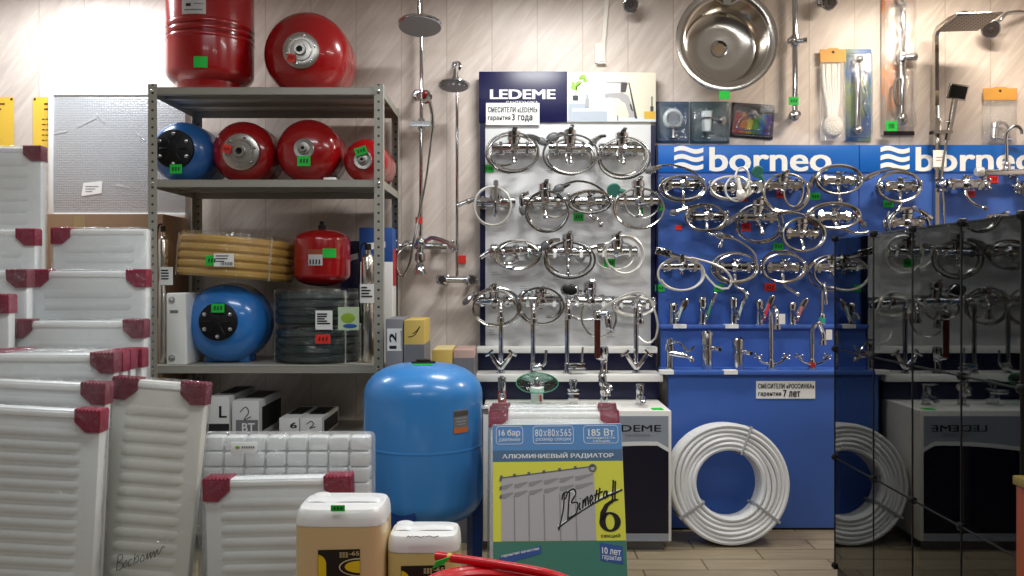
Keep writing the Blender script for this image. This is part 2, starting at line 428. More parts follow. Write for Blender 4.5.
# sectional aluminium radiator behind it
def sectional_radiator():
    Y = 3.06; x0 = XX(201, Y); x1 = XX(369, Y); h = ZZ(438, Y); cx = (x0+x1)/2
    t = thing('sectional_radiator', 'white sectional aluminium radiator in film behind the low wrapped radiator', 'radiator', (cx, Y, 0))
    n = 8; w = (x1-x0)/n
    for i in range(n):
        a = x0+i*w-cx; b = MB()
        b.box((a+.002, 0, .01), (a+w-.002, .08, h-.165), .006)                 # front fin plate
        for k, z in enumerate((h-.16, h-.105, h-.05)):                       # stepped air outlets
            b.box((a+.003, .004+.008*k, z), (a+w-.003, .08, z+.05), .008)
        b.cyl((a+.002, .05, h-.03), (a+w-.002, .05, h-.03), .016)
        b.build('section', RADW, t, local=True)
    MB().box((x0-cx-.012, -.012, .002), (x1-cx+.012, .092, h+.012), .02, 3).build('shrink_film', FILMH, t, local=True)
    s = MB(); s.box((-.19, -.017, h-.052), (-.095, -.0125, h-.012), .001); lb = s.build('paper_label', PAPER, t, local=True)
    MB().ball((-.165, -.018, h-.03), .007, (1.2, .3, .8)).build('emblem', mat('leaf_green', (120, 170, 40), .5), lb, local=True)
    b = MB()
    for k in range(6): b.box((-.15+k*.008, -.0185, h-.034), (-.145+k*.008, -.0165, h-.026))
    b.build('lettering', GREYINK, lb, local=True)
    return t
sectional_radiator()

# yellow sheets pinned to the wall, and the bubble-wrapped panel standing on a carton
def yellow_sheet(label, px0, px1, py0, py1):
    Y = 4.846; a = W(px0, py1, Y); b = W(px1, py0, Y)
    t = thing('yellow_notice_sheet', label, 'notice', (a.x, Y, a.z), 'yellow notice sheets')
    MB().box((a.x, Y-.002, a.z), (b.x, Y, b.z)).build('sheet', mat('yellow_paper', (238, 196, 70), .7), t)
    ink = MB(); r = random.Random(px0)
    w = b.x-a.x; h = b.z-a.z
    for i in range(2): ink.box((a.x+w*.25, Y-.0032, b.z-.045-.03*i), (a.x+w*(.75-.1*i), Y-.0018, b.z-.035-.03*i))
    for i in range(5):
        z = b.z-.13-.03*i
        x = a.x+w*.2
        while x < a.x+w*.55:
            k = r.uniform(.008, .022); ink.box((x, Y-.0032, z), (x+k, Y-.0018, z+.006)); x += k+.006
    ink.build('lettering', mat('brown_ink', (110, 70, 20), .6), t)
    for x in (a.x+.012, b.x-.012): MB().lathe([(.006, 0), (.006, .003), (.003, .006)], (x, Y-.002, b.z-.012), (0, -1, 0), 10).build('pin', BLACK, t)
yellow_sheet('yellow notice sheet at the left picture edge', -22, 14, 97, 148)
yellow_sheet('yellow notice sheet partly hidden by the bubble-wrapped panel', 33, 79, 97, 161)

c = pbox(46, 197, 218, 300, 4.46, 4.80).v
lo = V((min(p[0] for p in c), 4.46, 0)); hi = V((max(p[0] for p in c), 4.80, ZZ(218, 4.82)-.004))
t = thing('cardboard_carton', 'tall brown carton standing by the wall under the bubble-wrapped panel', 'carton', ((lo.x+hi.x)/2, 4.63, 0))
hi.x = -1.83; lo.x = -2.66
MB().box(lo, hi, .006).build('body', CARTON, t)
MB().box((lo.x+.36, lo.y-.002, .3), (lo.x+.42, lo.y, hi.z-.01)).build('packing_tape', mat('tan_tape', (186, 156, 112), .3), t)

def bubble_panel():
    Y = 4.80; x0 = XX(48, Y); x1 = -1.845; z0 = ZZ(218, 4.82); z1 = ZZ(92, Y)
    t = thing('bubble_wrapped_panel', 'large pale panel in bubble wrap with a white edge trim, standing on a carton', 'wrapped panel', ((x0+x1)/2, Y, z0))
    m = film_mat('bubble_wrap', fac=.10, rough=.22, bump=.22, scale=60, facing=.3, white=.62, wcol=(.58, .60, .63))
    nt = m.node_tree
    vo = nt.nodes.new('ShaderNodeTexVoronoi'); vo.inputs['Scale'].default_value = 75; vo.inputs['Randomness'].default_value = .25
    tc = [n for n in nt.nodes if n.type == 'TEX_COORD'][0]; bp = [n for n in nt.nodes if n.type == 'BUMP'][0]
    nt.links.new(tc.outputs['Object'], vo.inputs['Vector']); nt.links.new(vo.outputs['Distance'], bp.inputs['Height'])
    for n in nt.nodes:
        if n.type == 'BSDF_DIFFUSE': nt.links.new(bp.outputs[0], n.inputs['Normal'])
    MB().box((x0+.02, Y+.008, z0+.02), (x1-.004, Y+.024, z1-.012), .004).build('bubble_wrap', m, t)
    e = MB()
    e.box((x0, Y, z0), (x0+.028, Y+.034, z1), .004); e.box((x0+.028, Y, z0), (x1, Y+.034, z0+.028), .004); e.box((x0+.028, Y, z1-.018), (x1, Y+.034, z1), .004)
    e.build('edge_trim', PAPER, t)
    lb = MB().prism([(XX(81, Y), ZZ(196, Y)), (XX(101, Y), ZZ(193, Y)), (XX(102, Y), ZZ(181, Y)), (XX(83, Y), ZZ(183, Y))], lambda x, z, k: V((x, Y+.004+k, z)), .003).build('paper_label', PAPER, t)
    b = MB()
    for i in range(3): b.box((XX(85, Y), Y+.0025, ZZ(186.5+2.5*i, Y)), (XX(98-3*i, Y), Y+.0045, ZZ(186+2.5*i, Y)))
    b.build('lettering', GREYINK, lb)
    # bits of clear tape
    for px, py, w, a in ((86, 122, 22, -25), (122, 186, 16, 10), (140, 136, 12, 40), (60, 132, 14, -10), (100, 118, 12, 50)):
        cc = W(px, py, Y); q = Matrix.Rotation(R(a), 3, 'Y')
        fr = lambda x, z, k: V((cc.x, Y+.004+k, cc.z))+q @ V((x, 0, z))
        MB().prism([(-w*.0028, -.006), (w*.0028, -.004), (w*.0028, .004), (-w*.0028, .006)], fr, .003).build('clear_tape', FILMH, t)
bubble_panel()
# ------------------------------------------------------------------ steel shelving and what stands on it
SY0, SY1 = 4.17, 4.78
def shelf_steel():
    m = mat('shelf_steel', (158, 156, 146), .42, .15, .5); return m
def post_material():
    """painted steel with a row of punched holes"""
    m = bpy.data.materials.new('punched_steel'); m.use_nodes = True; nt = m.node_tree; b = nt.nodes['Principled BSDF']
    N = nt.nodes.new; L = nt.links.new
    tc = N('ShaderNodeTexCoord'); sp = N('ShaderNodeSeparateXYZ'); L(tc.outputs['Object'], sp.inputs[0])
    def mth(op, a, bb=None, c=None):
        n = N('ShaderNodeMath'); n.operation = op
        for i, v in enumerate((a, bb, c)):
            if v is None: continue
            if isinstance(v, (int, float)): n.inputs[i].default_value = v
            else: L(v, n.inputs[i])
        return n.outputs[0]
    z = mth('MULTIPLY', mth('SUBTRACT', mth('FRACT', mth('MULTIPLY', sp.outputs['Z'], 1/.042)), .5), .042)
    x = sp.outputs['X']
    d = mth('ADD', mth('MULTIPLY', x, x), mth('MULTIPLY', z, z))
    k = mth('LESS_THAN', d, .0062**2)
    mx = N('ShaderNodeMix'); mx.data_type = 'RGBA'; mx.inputs[6].default_value = lin((158, 156, 146))+(1,); mx.inputs[7].default_value = lin((44, 42, 38))+(1,)
    L(k, mx.inputs[0]); L(mx.outputs[2], b.inputs['Base Color']); b.inputs['Roughness'].default_value = .42
    return m
SX0, SX1 = XX(148, SY0), XX(383, SY0); ZT = ZZ(84, SY0)
SHZ = [ZZ(87, SY0), ZZ(179.5, SY0), ZZ(366, SY0), ZZ(440, SY0), .12]      # upper faces of the boards
def shelving():
    t = thing('shelving_unit', 'grey steel shelving unit with punched posts holding tanks and hoses', 'shelving', ((SX0+SX1)/2, (SY0+SY1)/2, 0))
    pm = post_material(); st = shelf_steel()
    w = .044
    for i, x in enumerate((SX0, SX1)):
        for j, y in enumerate((SY0, SY1)):
            sx = 1 if i == 0 else -1; sy = 1 if j == 0 else -1
            b = MB(); p = [(0, 0), (w, 0), (w, .003), (.003, .003), (.003, w), (0, w)]
            vs = [(sx*(a-w/2), sy*q, z) for z in (0, ZT) for a, q in p]; n = len(p)
            b.add(vs, [tuple(range(n)), tuple(range(2*n-1, n-1, -1))]+[(k, (k+1) % n, (k+1) % n+n, k+n) for k in range(n)])
            o = b.build('post', pm, t, local=True, smooth=False)
            o.location = (x+sx*w/2-t.location.x, y-t.location.y, 0)
            MB().box((-sx*w/2-.004, sy*-.003-.004, 0), (-sx*w/2+sx*(w+.008)+.004*0, sy*(w)+.004, .012)).build('foot', BLACK, o, local=True)
    for z in SHZ:
        b = MB(); th = .038; x0 = SX0+.004; x1 = SX1-.004; y0 = SY0+.004; y1 = SY1-.004
        b.box((x0, y0, z-.004), (x1, y1, z), .0015)
        b.box((x0, y0, z-th), (x1, y0+.003, z)); b.box((x0, y1-.003, z-th), (x1, y1, z))
        b.box((x0, y0, z-th), (x0+.003, y1, z)); b.box((x1-.003, y0, z-th), (x1, y1, z))
        b.box((x0, y0, z-th), (x1, y0+.018, z-th+.002))
        for fx in (.33, .66): b.box((x0, y0+(y1-y0)*fx-.012, z-.02), (x1, y0+(y1-y0)*fx+.012, z-.004))
        o = b.build('shelf_board', st, t)
        for x in (SX0+.022, SX1-.022):
            MB().lathe([(.0075, 0), (.0075, .004), (.004, .007)], (x, SY0, z-.018), (0, -1, 0), 8).build('bolt', CHROMED, o)
    return t
shelving()

def bolts(parent, c, r, n, br, Y, ph=0.):
    for i in range(n):
        a = 2*math.pi*i/n+ph; p = V((c[0]+r*math.cos(a), Y, c[2]+r*math.sin(a)))
        MB().lathe([(br*1.5, 0), (br*1.5, .003), (br, .003), (br*.95, .010), (br*.5, .012)], p, (0, -1, 0), 8).build('bolt', CHROMED, parent)
def lying_tank(label, px, py, rpx, Yf, length, m, flange, frpx, fpx=None, fpy=None, tagp=None, redtag=None, foot=None, group='expansion tanks on the shelving', fm=None, zrest=None, name='expansion_tank'):
    """pressure vessel lying with its domed end and flange to the viewer; Yf = depth of its widest front section"""
    r = rpx*Yf/F; c = W(px, py, Yf)
    if zrest is not None: c.z = zrest+r
    dep = r*.62
    t = thing(name, label, 'tank', (c.x, Yf+length/2, c.z-r), group)
    prof = []
    n = 9
    for i in range(n+1):
        a = math.pi/2*i/n; prof.append((max(r*math.sin(a), .002), -dep*math.cos(a)))
    prof += [(r, length*.40), (r, length*.42), (r*1.008, length*.43), (r*1.008, length*.47), (r, length*.48), (r, length*.5), (r, length*.98), (r, length)]
    for i in range(1, n+1):
        a = math.pi/2*i/n; prof.append((max(r*math.cos(a), .002), length+dep*math.sin(a)*.7))
    MB().lathe(prof, c, (0, 1, 0), 40).build('body', m, t)
    fr = frpx*Yf/F
    fc = W(fpx or px, fpy or py, Yf-dep); fc.z += (c.z-ZZ(py, Yf)) if zrest is not None else 0
    o = V((fc.x-c.x, 0, fc.z-c.z))
    ff = fc.copy(); yb = Yf-dep*math.sqrt(max(.05, 1-((fr+abs(o.length))/r)**2))
    yf = Yf-dep-.006
    if flange == 'black':
        b = MB(); b.lathe([(fr, 0), (fr, yb-yf), (fr*.93, yb-yf+.004), (fr*.5, yb-yf+.006), (fr*.3, yb-yf+.012), (.012, yb-yf+.014)], (fc.x, yb, fc.z), (0, -1, 0), 32)
        fl = b.build('flange', BLACK, t); bolts(fl, fc, fr*.78, 6, .007, yf-.004, R(30))
        for i in range(6):
            a = i*math.pi/3; q = V((math.cos(a), 0, math.sin(a)))
            MB().tube([V((fc.x, yf-.009, fc.z))+q*fr*.3, V((fc.x, yf-.006, fc.z))+q*fr*.7], .005, 6).build('rib', BLACK, fl)
    else:
        zn = mat('zinc_plate', (182, 178, 172), .3, .9)
        b = MB(); b.lathe([(fr, 0), (fr, yb-yf), (fr*.95, yb-yf+.003), (fr*.62, yb-yf+.002), (fr*.58, yb-yf+.008), (fr*.34, yb-yf+.009), (fr*.3, yb-yf+.03), (fr*.18, yb-yf+.03), (fr*.16, yb-yf+.012)], (fc.x, yb, fc.z), (0, -1, 0), 32)
        fl = b.build('flange', zn, t)
        if fr > .06: bolts(fl, fc, fr*.8, 6, .005, yf-.001, R(15))
        MB().lathe([(fr*.17, 0), (fr*.17, .002)], (fc.x, yf-.0145, fc.z), (0, -1, 0), 16).build('port', BLACK, fl)
    def stick(p, mm, w, h, a=0):
        q = W(p[0], p[1], Yf-dep); rr = min(.99, math.hypot(q.x-c.x, q.z-c.z)/r)
        y = Yf-dep*math.sqrt(1-rr*rr)
        if math.hypot(q.x-fc.x, q.z-fc.z) < fr*1.25+.01: y = min(y, yf-.012)
        q = W(p[0], p[1], y); price(t, p[0], p[1], y-.006, w, h, mm, a)
    if tagp: stick(tagp, GREEN, *(tagp[2:] or (13, 9)))
    if redtag: stick(redtag, REDTAG, 8, 8, .2)
    if foot:
        b = MB()
        for y in (Yf+length*.15, Yf+length*.8):
            b.box((c.x-r*.55, y-.02, c.z-r), (c.x+r*.55, y+.02, c.z-r*.72), .006)
        b.build('foot', m, t)
    return t
Z1, Z2, Z3, Z4 = SHZ[0]+.0005, SHZ[1]+.0005, SHZ[2]+.0005, SHZ[3]+.0005
# upper deck
def standing_tank(label, px, Y, rpx, z0, z1, m, group, bands=(), cut=False, legs=True):
    r = rpx*Y/F; x = XX(px, Y)
    t = thing('expansion_tank', label, 'tank', (x, Y, z0), group)
    zb = z0+(.03 if legs else .004); prof = []; n = 8; k = r*.42
    for i in range(n+1):
        a = math.pi/2*i/n; prof.append((max(r*math.sin(a), .003), zb+k-k*math.cos(a)))
    for z in bands: prof += [(r, z-.0135), (r, z-.012), (r*1.012, z-.006), (r*1.012, z+.006), (r, z+.012), (r, z+.0135)]
    for i in range(n+1):
        a = math.pi/2*i/n; prof.append((max(r*math.cos(a), .003), z1-k+k*math.sin(a)))
    MB().lathe(prof, (x, Y, 0), (0, 0, 1), 44).build('body', m, t)
    if legs:
        b = MB(); b.lathe([(r*.66, z0), (r*.7, z0), (r*.78, zb+k*.38), (r*.74, zb+k*.38)], (x, Y, 0), (0, 0, 1), 36, close=False)
        b.build('base_ring', m, t)
    MB().lathe([(.02, z1-.004), (.02, z1+.02), (.012, z1+.022), (.012, z1+.04)], (x, Y, 0), (0, 0, 1), 14).build('valve_cap', BLACK, t)
    return t, r, x
def on_drum(t, x, Y, r, px, py, wpx, hpx, m, name, lift=.002):
    """sticker curved round an upright drum of radius r"""
    th = lambda p: math.asin(max(-.98, min(.98, (XX(p, Y-r*.9)-x)/r)))
    a0, a1 = th(px-wpx/2), th(px+wpx/2); z0, z1 = ZZ(py+hpx/2, Y-r*.9), ZZ(py-hpx/2, Y-r*.9)
    b = MB(); n = 6; vs = []; fs = []
    for i in range(n+1):
        a = a0+(a1-a0)*i/n
        for rr in (r+lift, r-.001):
            for z in (z0, z1): vs.append((x+rr*math.sin(a), Y-rr*math.cos(a), z))
    for i in range(n):
        k = i*4; fs += [(k, k+4, k+5, k+1), (k+2, k+3, k+7, k+6), (k, k+2, k+6, k+4), (k+1, k+5, k+7, k+3)]
    fs += [(0, 1, 3, 2), (n*4, n*4+2, n*4+3, n*4+1)]
    b.add(vs, fs)
    return b.build(name, m, t)
YT = 4.44
t, r, x = standing_tank('tall red upright tank on the shelving top, cut by the picture top', 210.5, YT, 42, Z1, Z1+.66, RED, 'expansion tanks on the shelving', bands=(ZZ(19, YT-.2), ZZ(26, YT-.2), ZZ(33, YT-.2)))
on_drum(t, x, YT, r, 195, 8, 24, 14, mat('silver_sticker', (200, 200, 202), .4), 'sticker')
lb = on_drum(t, x, YT, r, 190, 6, 5, 3, INK, 'lettering', .0032)
on_drum(t, x, YT, r, 200, 5, 9, .8, GREYINK, 'lettering', .0032); on_drum(t, x, YT, r, 195, 11, 18, 1.2, GREYINK, 'lettering', .0032)
on_drum(t, x, YT, r, 202, 63, 13, 11, GREEN, 'price_tag', .003)
lying_tank('big red tank lying on the shelving top with round zinc flange', 307, 50, 42.5, 4.42, .2, RED, 'zinc', 17.5, 301, 45, None, (291, 58), zrest=Z1)
# second deck
lying_tank('blue tank with black six-bolt flange at the left of the second shelf', 183, 150, 30.5, 4.34, .26, DBLUE, 'black', 19, 174, 146, (176, 169, 12, 9), None, zrest=Z2, foot=True)
lying_tank('red tank with large zinc flange and red tag on the second shelf', 244, 150, 31, 4.36, .2, RED, 'zinc', 18, 241, 149, None, (227, 149), zrest=Z2)
lying_tank('red tank with small zinc hub and green tag right of middle, second shelf', 309, 150, 32, 4.36, .2, RED, 'zinc', 10, 304, 147, (304, 161, 13, 10), None, zrest=Z2)
lying_tank('smallest red tank at the right end of the second shelf', 366, 159, 22, 4.33, .3, RED, 'zinc', 9, 363, 158, (361, 151, 12, 8, -.3), None, zrest=Z2)
c = W(330, 179, 4.2); o = MB().box((c.x-.03, 4.19, Z2), (c.x+.03, 4.25, Z2+.012), .002).build('folded_leaflet', PAPER); tag(o, 'small folded white leaflet lying on the second shelf edge under red tank', 'leaflet')
# third deck
lying_tank('large light blue tank with black flange on the third shelf', 227, 322, 39.5, 4.36, .14, BLUE, 'black', 18.5, 218, 321, (218, 308, 13, 9), None, zrest=Z3, foot=True)
def hose_coil(name, label, cx, cy, z0, ro, ri, rows, cols, rt, m, film=None, group=None, straps=3, loc_rot=None, axis='z', smat=None, wob=0.):
    """flat coil of hose: rows stacked, cols wide"""
    t = thing(name, label, 'hose coil', (cx, cy, z0), group, loc_rot)
    b = MB(); r_ = random.Random(len(label))
    for j in range(rows):
        for i in range(cols):
            rr = ro-rt-i*(ro-ri-2*rt)/max(1, cols-1); z = rt+j*2*rt*.97
            pts = []
            for k in range(56):
                a = 2*math.pi*k/56; q = rr+wob*math.sin(3*a+j*2+i)
                pts.append((q*math.cos(a), q*math.sin(a), z+wob*.5*math.sin(2*a+i)))
            b.tube(pts, rt, 8, closed=True)
    b.build('hose', m, t, local=True)
    hgt = 2*rt*rows
    if straps:
        for k in range(straps):
            s = MB()
            a = R(200)+2*math.pi*k/straps; u = V((math.cos(a), math.sin(a), 0)); o2 = .004
            s.tube([u*(ri-o2)+V((0, 0, -o2*.2)), u*(ro+o2)+V((0, 0, -o2*.2)), u*(ro+o2)+V((0, 0, hgt+o2*.5)), u*(ri-o2)+V((0, 0, hgt+o2*.5))], .006, 6, closed=True, flat=(1, .5))
            s.build('strap', smat or FILMH, t, local=True)
    if film:
        MB().lathe([(ri-.006, -.002), (ro*.97, -.002), (ro+.012, hgt*.2), (ro+.012, hgt*.8), (ro*.97, hgt+.012), (ri-.006, hgt+.012)], (0, 0, 0), (0, 0, 1), 40, close=False).build('wrapping_film', film, t, local=True)
    return t
YELH = mat('yellow_hose', (200, 162, 84), .4)
yc = hose_coil('yellow_hose_coil', 'flat coil of wrapped yellow corrugated hose lying on the large blue tank', XX(236, 4.47), 4.47, 1.325, .292, .2, 5, 3, .0213, YELH, FILM, 'hose coils on the shelving', 3)
yc.rotation_euler = (R(-1.5), R(4.2), 0); yc.location.z = .908+2*39.5*4.36/F+.024
# the paper and tag on its front
def flat_label(parent, px, py, w, h, Y, m=PAPER, name='paper_label', lines=3, bar=True, barred=True):
    a = W(px-w/2, py+h/2, Y); b_ = W(px+w/2, py-h/2, Y)
    o = MB().box((a.x, Y-.002, a.z), (b_.x, Y, b_.z)).build(name, m, parent)
    if lines:
        b = MB(); r = random.Random(int(px+py)); W_ = b_.x-a.x; H_ = b_.z-a.z
        for i in range(lines):
            z = b_.z-H_*(.18+.62*i/max(1, lines)); b.box((a.x+W_*.1, Y-.0032, z-H_*.05), (a.x+W_*r.uniform(.5, .9), Y-.0018, z+H_*.03))
        if barred:
            x = a.x+W_*.35
            while x < a.x+W_*.9:
                k = r.uniform(.002, .005); b.box((x, Y-.0032, a.z+H_*.08), (x+k, Y-.0018, a.z+H_*.34)); x += k+r.uniform(.003, .005)
        b.build('lettering', INK, o)
    return o
flat_label(yc, 224, 260, 20, 13, 4.160)
price(yc, 212, 260.5, 4.163, 12, 10)
GH = mat('dark_green_hose', (34, 52, 50), .3)
gx = XX(318, 4.44)
hz = Z3
for i, (lbl) in enumerate(('lower film-wrapped coil of dark green hose on the third shelf', 'upper film-wrapped coil of dark green hose under the small red tank')):
    g = hose_coil('green_hose_coil', lbl, gx, 4.45, hz+.004, .218, .15, 4, 2, .0215, GH, FILM, 'hose coils on the shelving', 3)
    hz += .19
    if i == 0: price(g, 323, 339, 4.212, 15, 9, REDTAG)
    else:
        flat_label(g, 324, 320, 17, 19, 4.214, lines=5, barred=False)
        o = MB().box((XX(338, 4.21), 4.211, ZZ(330, 4.21)), (XX(359, 4.21), 4.2135, ZZ(307, 4.21))).build('picture_label', mat('pale_green_label', (196, 216, 180), .5), g)
        MB().ball(W(348, 318, 4.21), .035, (1, .05, .7)).build('emblem', mat('lime', (150, 180, 50), .5), o)
        MB().ball(W(350, 326, 4.209), .022, (1.6, .05, .5)).build('emblem', mat('label_blue', (40, 90, 170), .5), o)
t, r, x = standing_tank('small red upright tank standing on the green hose coils', 322, 4.44, 28, hz+.004, hz+.004+60*4.3/F, RED, 'expansion tanks on the shelving', bands=(hz+.15,), legs=False)
on_drum(t, x, 4.44, r, 316, 259, 14, 13, mat('silver_sticker', (200, 200, 202), .4), 'sticker')
on_drum(t, x, 4.44, r, 316, 252, 14, 5, mat('rust_label', (150, 70, 40), .5), 'sticker', .003)
for k in range(4): on_drum(t, x, 4.44, r, 311+k*3, 262, 1.4, 5, INK, 'lettering', .0034)
on_drum(t, x, 4.44, r, 329, 253, 12, 9, GREEN, 'price_tag', .003)

# white heater with bolts at its corners
a = W(166, 364, 4.21); b_ = W(186, 293, 4.21)
t = thing('wall_heater', 'slim white boxed heater with corner bolts at the left of the third shelf', 'heater', ((a.x+b_.x)/2, 4.33, Z3))
MB().box((a.x, 4.21, Z3), (b_.x, 4.46, b_.z), .008, 2).build('casing', WHITE, t)
for py in (300, 358):
    p = W(172, py, 4.21); MB().lathe([(.017, 0), (.017, .004), (.009, .005), (.009, .016), (.005, .018)], p, (0, -1, 0), 12).build('bolt', CHROMED, t)
MB().box((a.x+.02, 4.2085, b_.z-.1), (a.x+.06, 4.21, b_.z-.085)).build('grille_slot', GREYINK, t)

def pump(label, px, Y, r, py0, z0, tagrect, cap=BLACK):
    x = XX(px, Y); z1 = ZZ(py0, Y)
    t = thing('borehole_pump', label, 'pump', (x, Y, z0), 'borehole pumps')
    h = z1-z0
    MB().lathe([(r*.8, 0), (r, .01), (r, h*.3), (r*1.06, h*.3), (r*1.06, h*.33), (r, h*.33), (r, h*.62), (r*.9, h*.63), (r*.9, h*.68), (r, h*.69), (r, h*.93), (r*.6, h*.96), (r*.45, h*.965), (r*.45, h)], (x, Y, z0), (0, 0, 1), 24).build('body', STEEL, t)
    MB().lathe([(r*.5, h), (r*.5, h+.03), (r*.3, h+.032)], (x, Y, z0), (0, 0, 1), 12).build('outlet', cap, t)
    MB().tube(smooth_path([(x-r*1.1, Y-.01, z0+h*.35), (x-r*1.25, Y-.012, z0+h*.7), (x-r*1.1, Y, z0+h*1.02), (x-r*.2, Y, z0+h*1.06)], 6), .005, 6).build('cable', BLACK, t)
    if tagrect:
        px0, px1, qy0, qy1 = tagrect; y = Y-r-.005
        flat_label(t, (px0+px1)/2, (qy0+qy1)/2, px1-px0, qy1-qy0, y, lines=4, barred=False)
    return t
pump('steel borehole pump with white tag at the left behind the shelving post', 163, 4.29, .024, 232, Z3, (160, 173, 267, 285))
pump('steel borehole pump with white tag at the right end of the third shelf', 368, 4.36, .034, 250, Z3, (360, 374, 284, 303), BLACK)

# boxed goods at the right end of the third shelf
def carton(name, label, lo, hi, faces, group=None, m=None):
    t = thing(name, label, 'box', ((lo[0]+hi[0])/2, (lo[1]+hi[1])/2, lo[2]), group)
    MB().box(lo, hi, .003).build('body', m or BOXW, t)
    return t
x0, x1 = XX(360, 4.6), -.645
t = carton('pump_box', 'blue and white upright carton behind the right shelving post', (x0, 4.58, Z3), (x1, 4.74, ZZ(228, 4.6)), None, 'upright pump cartons')
MB().box((x0-.001, 4.579, ZZ(262, 4.6)), (x1+.001, 4.741, ZZ(228, 4.6)+.001), .003).build('printed_band', mat('carton_blue', (34, 78, 150), .5), t)
MB().front([(x0+.03, ZZ(250, 4.52)), (x0+.14, ZZ(247, 4.52)), (x0+.14, ZZ(241, 4.52)), (x0+.03, ZZ(243, 4.52))], 4.579).build('printed_stripe', PAPER, t)
rd = MB(); rd.box((x1+.0005, 4.60, 1.30), (x1+.002, 4.72, 1.5)); rd.build('printed_patch', mat('carton_red', (190, 50, 50), .5), t)
x2, x3 = XX(338, 4.6), x0-.004
t = carton('pump_box', 'dark navy upright carton beside the blue and white one', (x2, 4.675, Z3), (x3, 4.76, ZZ(241, 4.68)), None, 'upright pump cartons', mat('carton_navy', (30, 40, 84), .5))
MB().front([(x2+.02, ZZ(262, 4.56)), (x3-.02, ZZ(258, 4.56)), (x3-.02, ZZ(252, 4.56)), (x2+.02, ZZ(256, 4.56))], 4.675).build('printed_stripe', PAPER, t)

# boxes on the low shelf
def long_box(label, px0, px1, py0, pyb, Y, depth, sym, black=0.0, group='white cartons on the low shelf', shift=.0):
    a = W(px0, pyb, Y); b = W(px1, py0, Y); z0 = Z4; hgt = b.z-z0
    t = thing('fitting_box', label, 'box', ((a.x+b.x)/2, Y+depth/2, z0), group)
    MB().box((a.x, Y, z0), (b.x, Y+depth, b.z), .003).build('body', BOXW, t)
    k = MB(); zs = z0+hgt*.45
    w = b.x-a.x
    if black: k.box((a.x, Y-.0012, z0), (b.x, Y+.0005, zs-.02))
    # long dark printed band on the top and side
    k.box((b.x-.0005, Y+depth*.12, z0+hgt*.15), (b.x+.0012, Y+depth*.95, b.z-hgt*.2))
    k.box((a.x+w*.12, Y+depth*.3, b.z-.0005), (b.x-w*.12, Y+depth*.9, b.z+.0012))
    k.build('printed_band', mat('carton_black', (30, 30, 34), .5), t)
    fr = plane(Y)
    if sym == 'curl':
        p = MB(); p.tube(smooth_path([(a.x+w*.3, Y-.001, b.z-hgt*.3), (a.x+w*.5, Y-.001, b.z-hgt*.16), (a.x+w*.62, Y-.001, b.z-hgt*.3), (a.x+w*.45, Y-.001, b.z-hgt*.5), (a.x+w*.7, Y-.001, b.z-hgt*.42)], 6), .0022, 5)
        p.build('printed_mark', INK, t)
    else:
        MB().text(sym, fr, a.x+w*.55, b.x-w*.1, b.z-hgt*.5, b.z-hgt*.22, bold=.02).build('lettering', INK, t)
    return t
long_box('white carton with black lower half at the left of the low shelf', 207, 229, 397, 440, 4.21, .45, 'L', .5)
t = long_box('white carton with looped tap mark and grey end panel on the low shelf', 232, 259, 401, 440, 4.21, .42, 'curl')
p = MB(); a = W(232, 440, 4.21); b_ = W(259, 420, 4.21); p.box((a.x+.02, 4.2085, Z4), (b_.x-.005, 4.2095, b_.z)); p.build('printed_panel', BOXG, t)
MB().text('BT', plane(4.2085), a.x+.05, b_.x-.02, b_.z-.06, b_.z-.015, bold=.02).build('lettering', PAPER, t)
long_box('low white carton with printed numeral on the low shelf', 279, 299, 418, 440, 4.21, .4, '6')
long_box('low white carton with looped mark at the right of the low shelf', 300, 322, 418, 440, 4.21, .4, 'curl')

# tall cartons standing on the floor right of the shelving, behind the big tank
def floor_carton(label, px0, px1, pyt, Y, depth, m):
    a = XX(px0, Y); b = XX(px1, Y); z = ZZ(pyt, Y)
    t = thing('tall_carton', label, 'box', ((a+b)/2, Y+depth/2, 0), 'tall cartons behind the blue tank')
    MB().box((a, Y, 0), (b, Y+depth, z), .003).build('body', m, t)
    return t, a, b, z
YC = mat('ochre_carton', (196, 168, 84), .6); GC = mat('grey_white_carton', (150, 150, 150), .6)
t, a, b, z = floor_carton('grey carton with sideways numeral twelve right of the shelving', 385.5, 403, 319, 4.0, .3, BOXG)
s = MB().box((a+.008, 3.9985, z-.15), (b-.006, 4.0005, z-.045)).build('paper_label', PAPER, t)
fr = lambda x, q, k: V((a+.052-q, 3.9975+k, z-.14+x))
MB().text('12', fr, .0, .075, 0., .034, bold=.03).build('lettering', INK, s)
MB().text('секций', lambda x, q, k: V((a+.08-q, 3.9975+k, z-.14+x)), 0, .085, 0, .011, bold=.01).build('lettering', GREYINK, s)
t, a, b, z = floor_carton('carton with yellow upper half and black sketch beside the numeral carton', 404, 424, 320, 4.0, .3, YC)
MB().box((a-.0008, 3.999, 0), (b+.0008, 4.3008, z-.115)).build('printed_band', BOXG, t)
pk = MB(); pk.tube(smooth_path([(a+.02, 3.9995, z-.08), (a+.05, 3.9995, z-.07), (a+.075, 3.9995, z-.03), (a+.06, 3.9995, z-.05), (a+.04, 3.9995, z-.065)], 6), .0022, 5); pk.build('printed_mark', INK, t)
t, a, b, z = floor_carton('low ochre carton with pale top left of the faucet stand', 432, 452.5, 350, 4.3, .3, YC)
MB().box((a+.004, 4.304, z-.0005), (b-.004, 4.596, z+.002)).build('lid_print', mat('pale_ochre', (214, 196, 140), .6), t)
t, a, b, z = floor_carton('low pinkish carton against the faucet stand', 453.5, 474, 350, 4.3, .3, mat('pink_carton', (178, 150, 140), .6))
MB().box((a-.0008, 4.299, 0), (b+.0008, 4.6008, z-.04)).build('printed_band', BOXG, t)
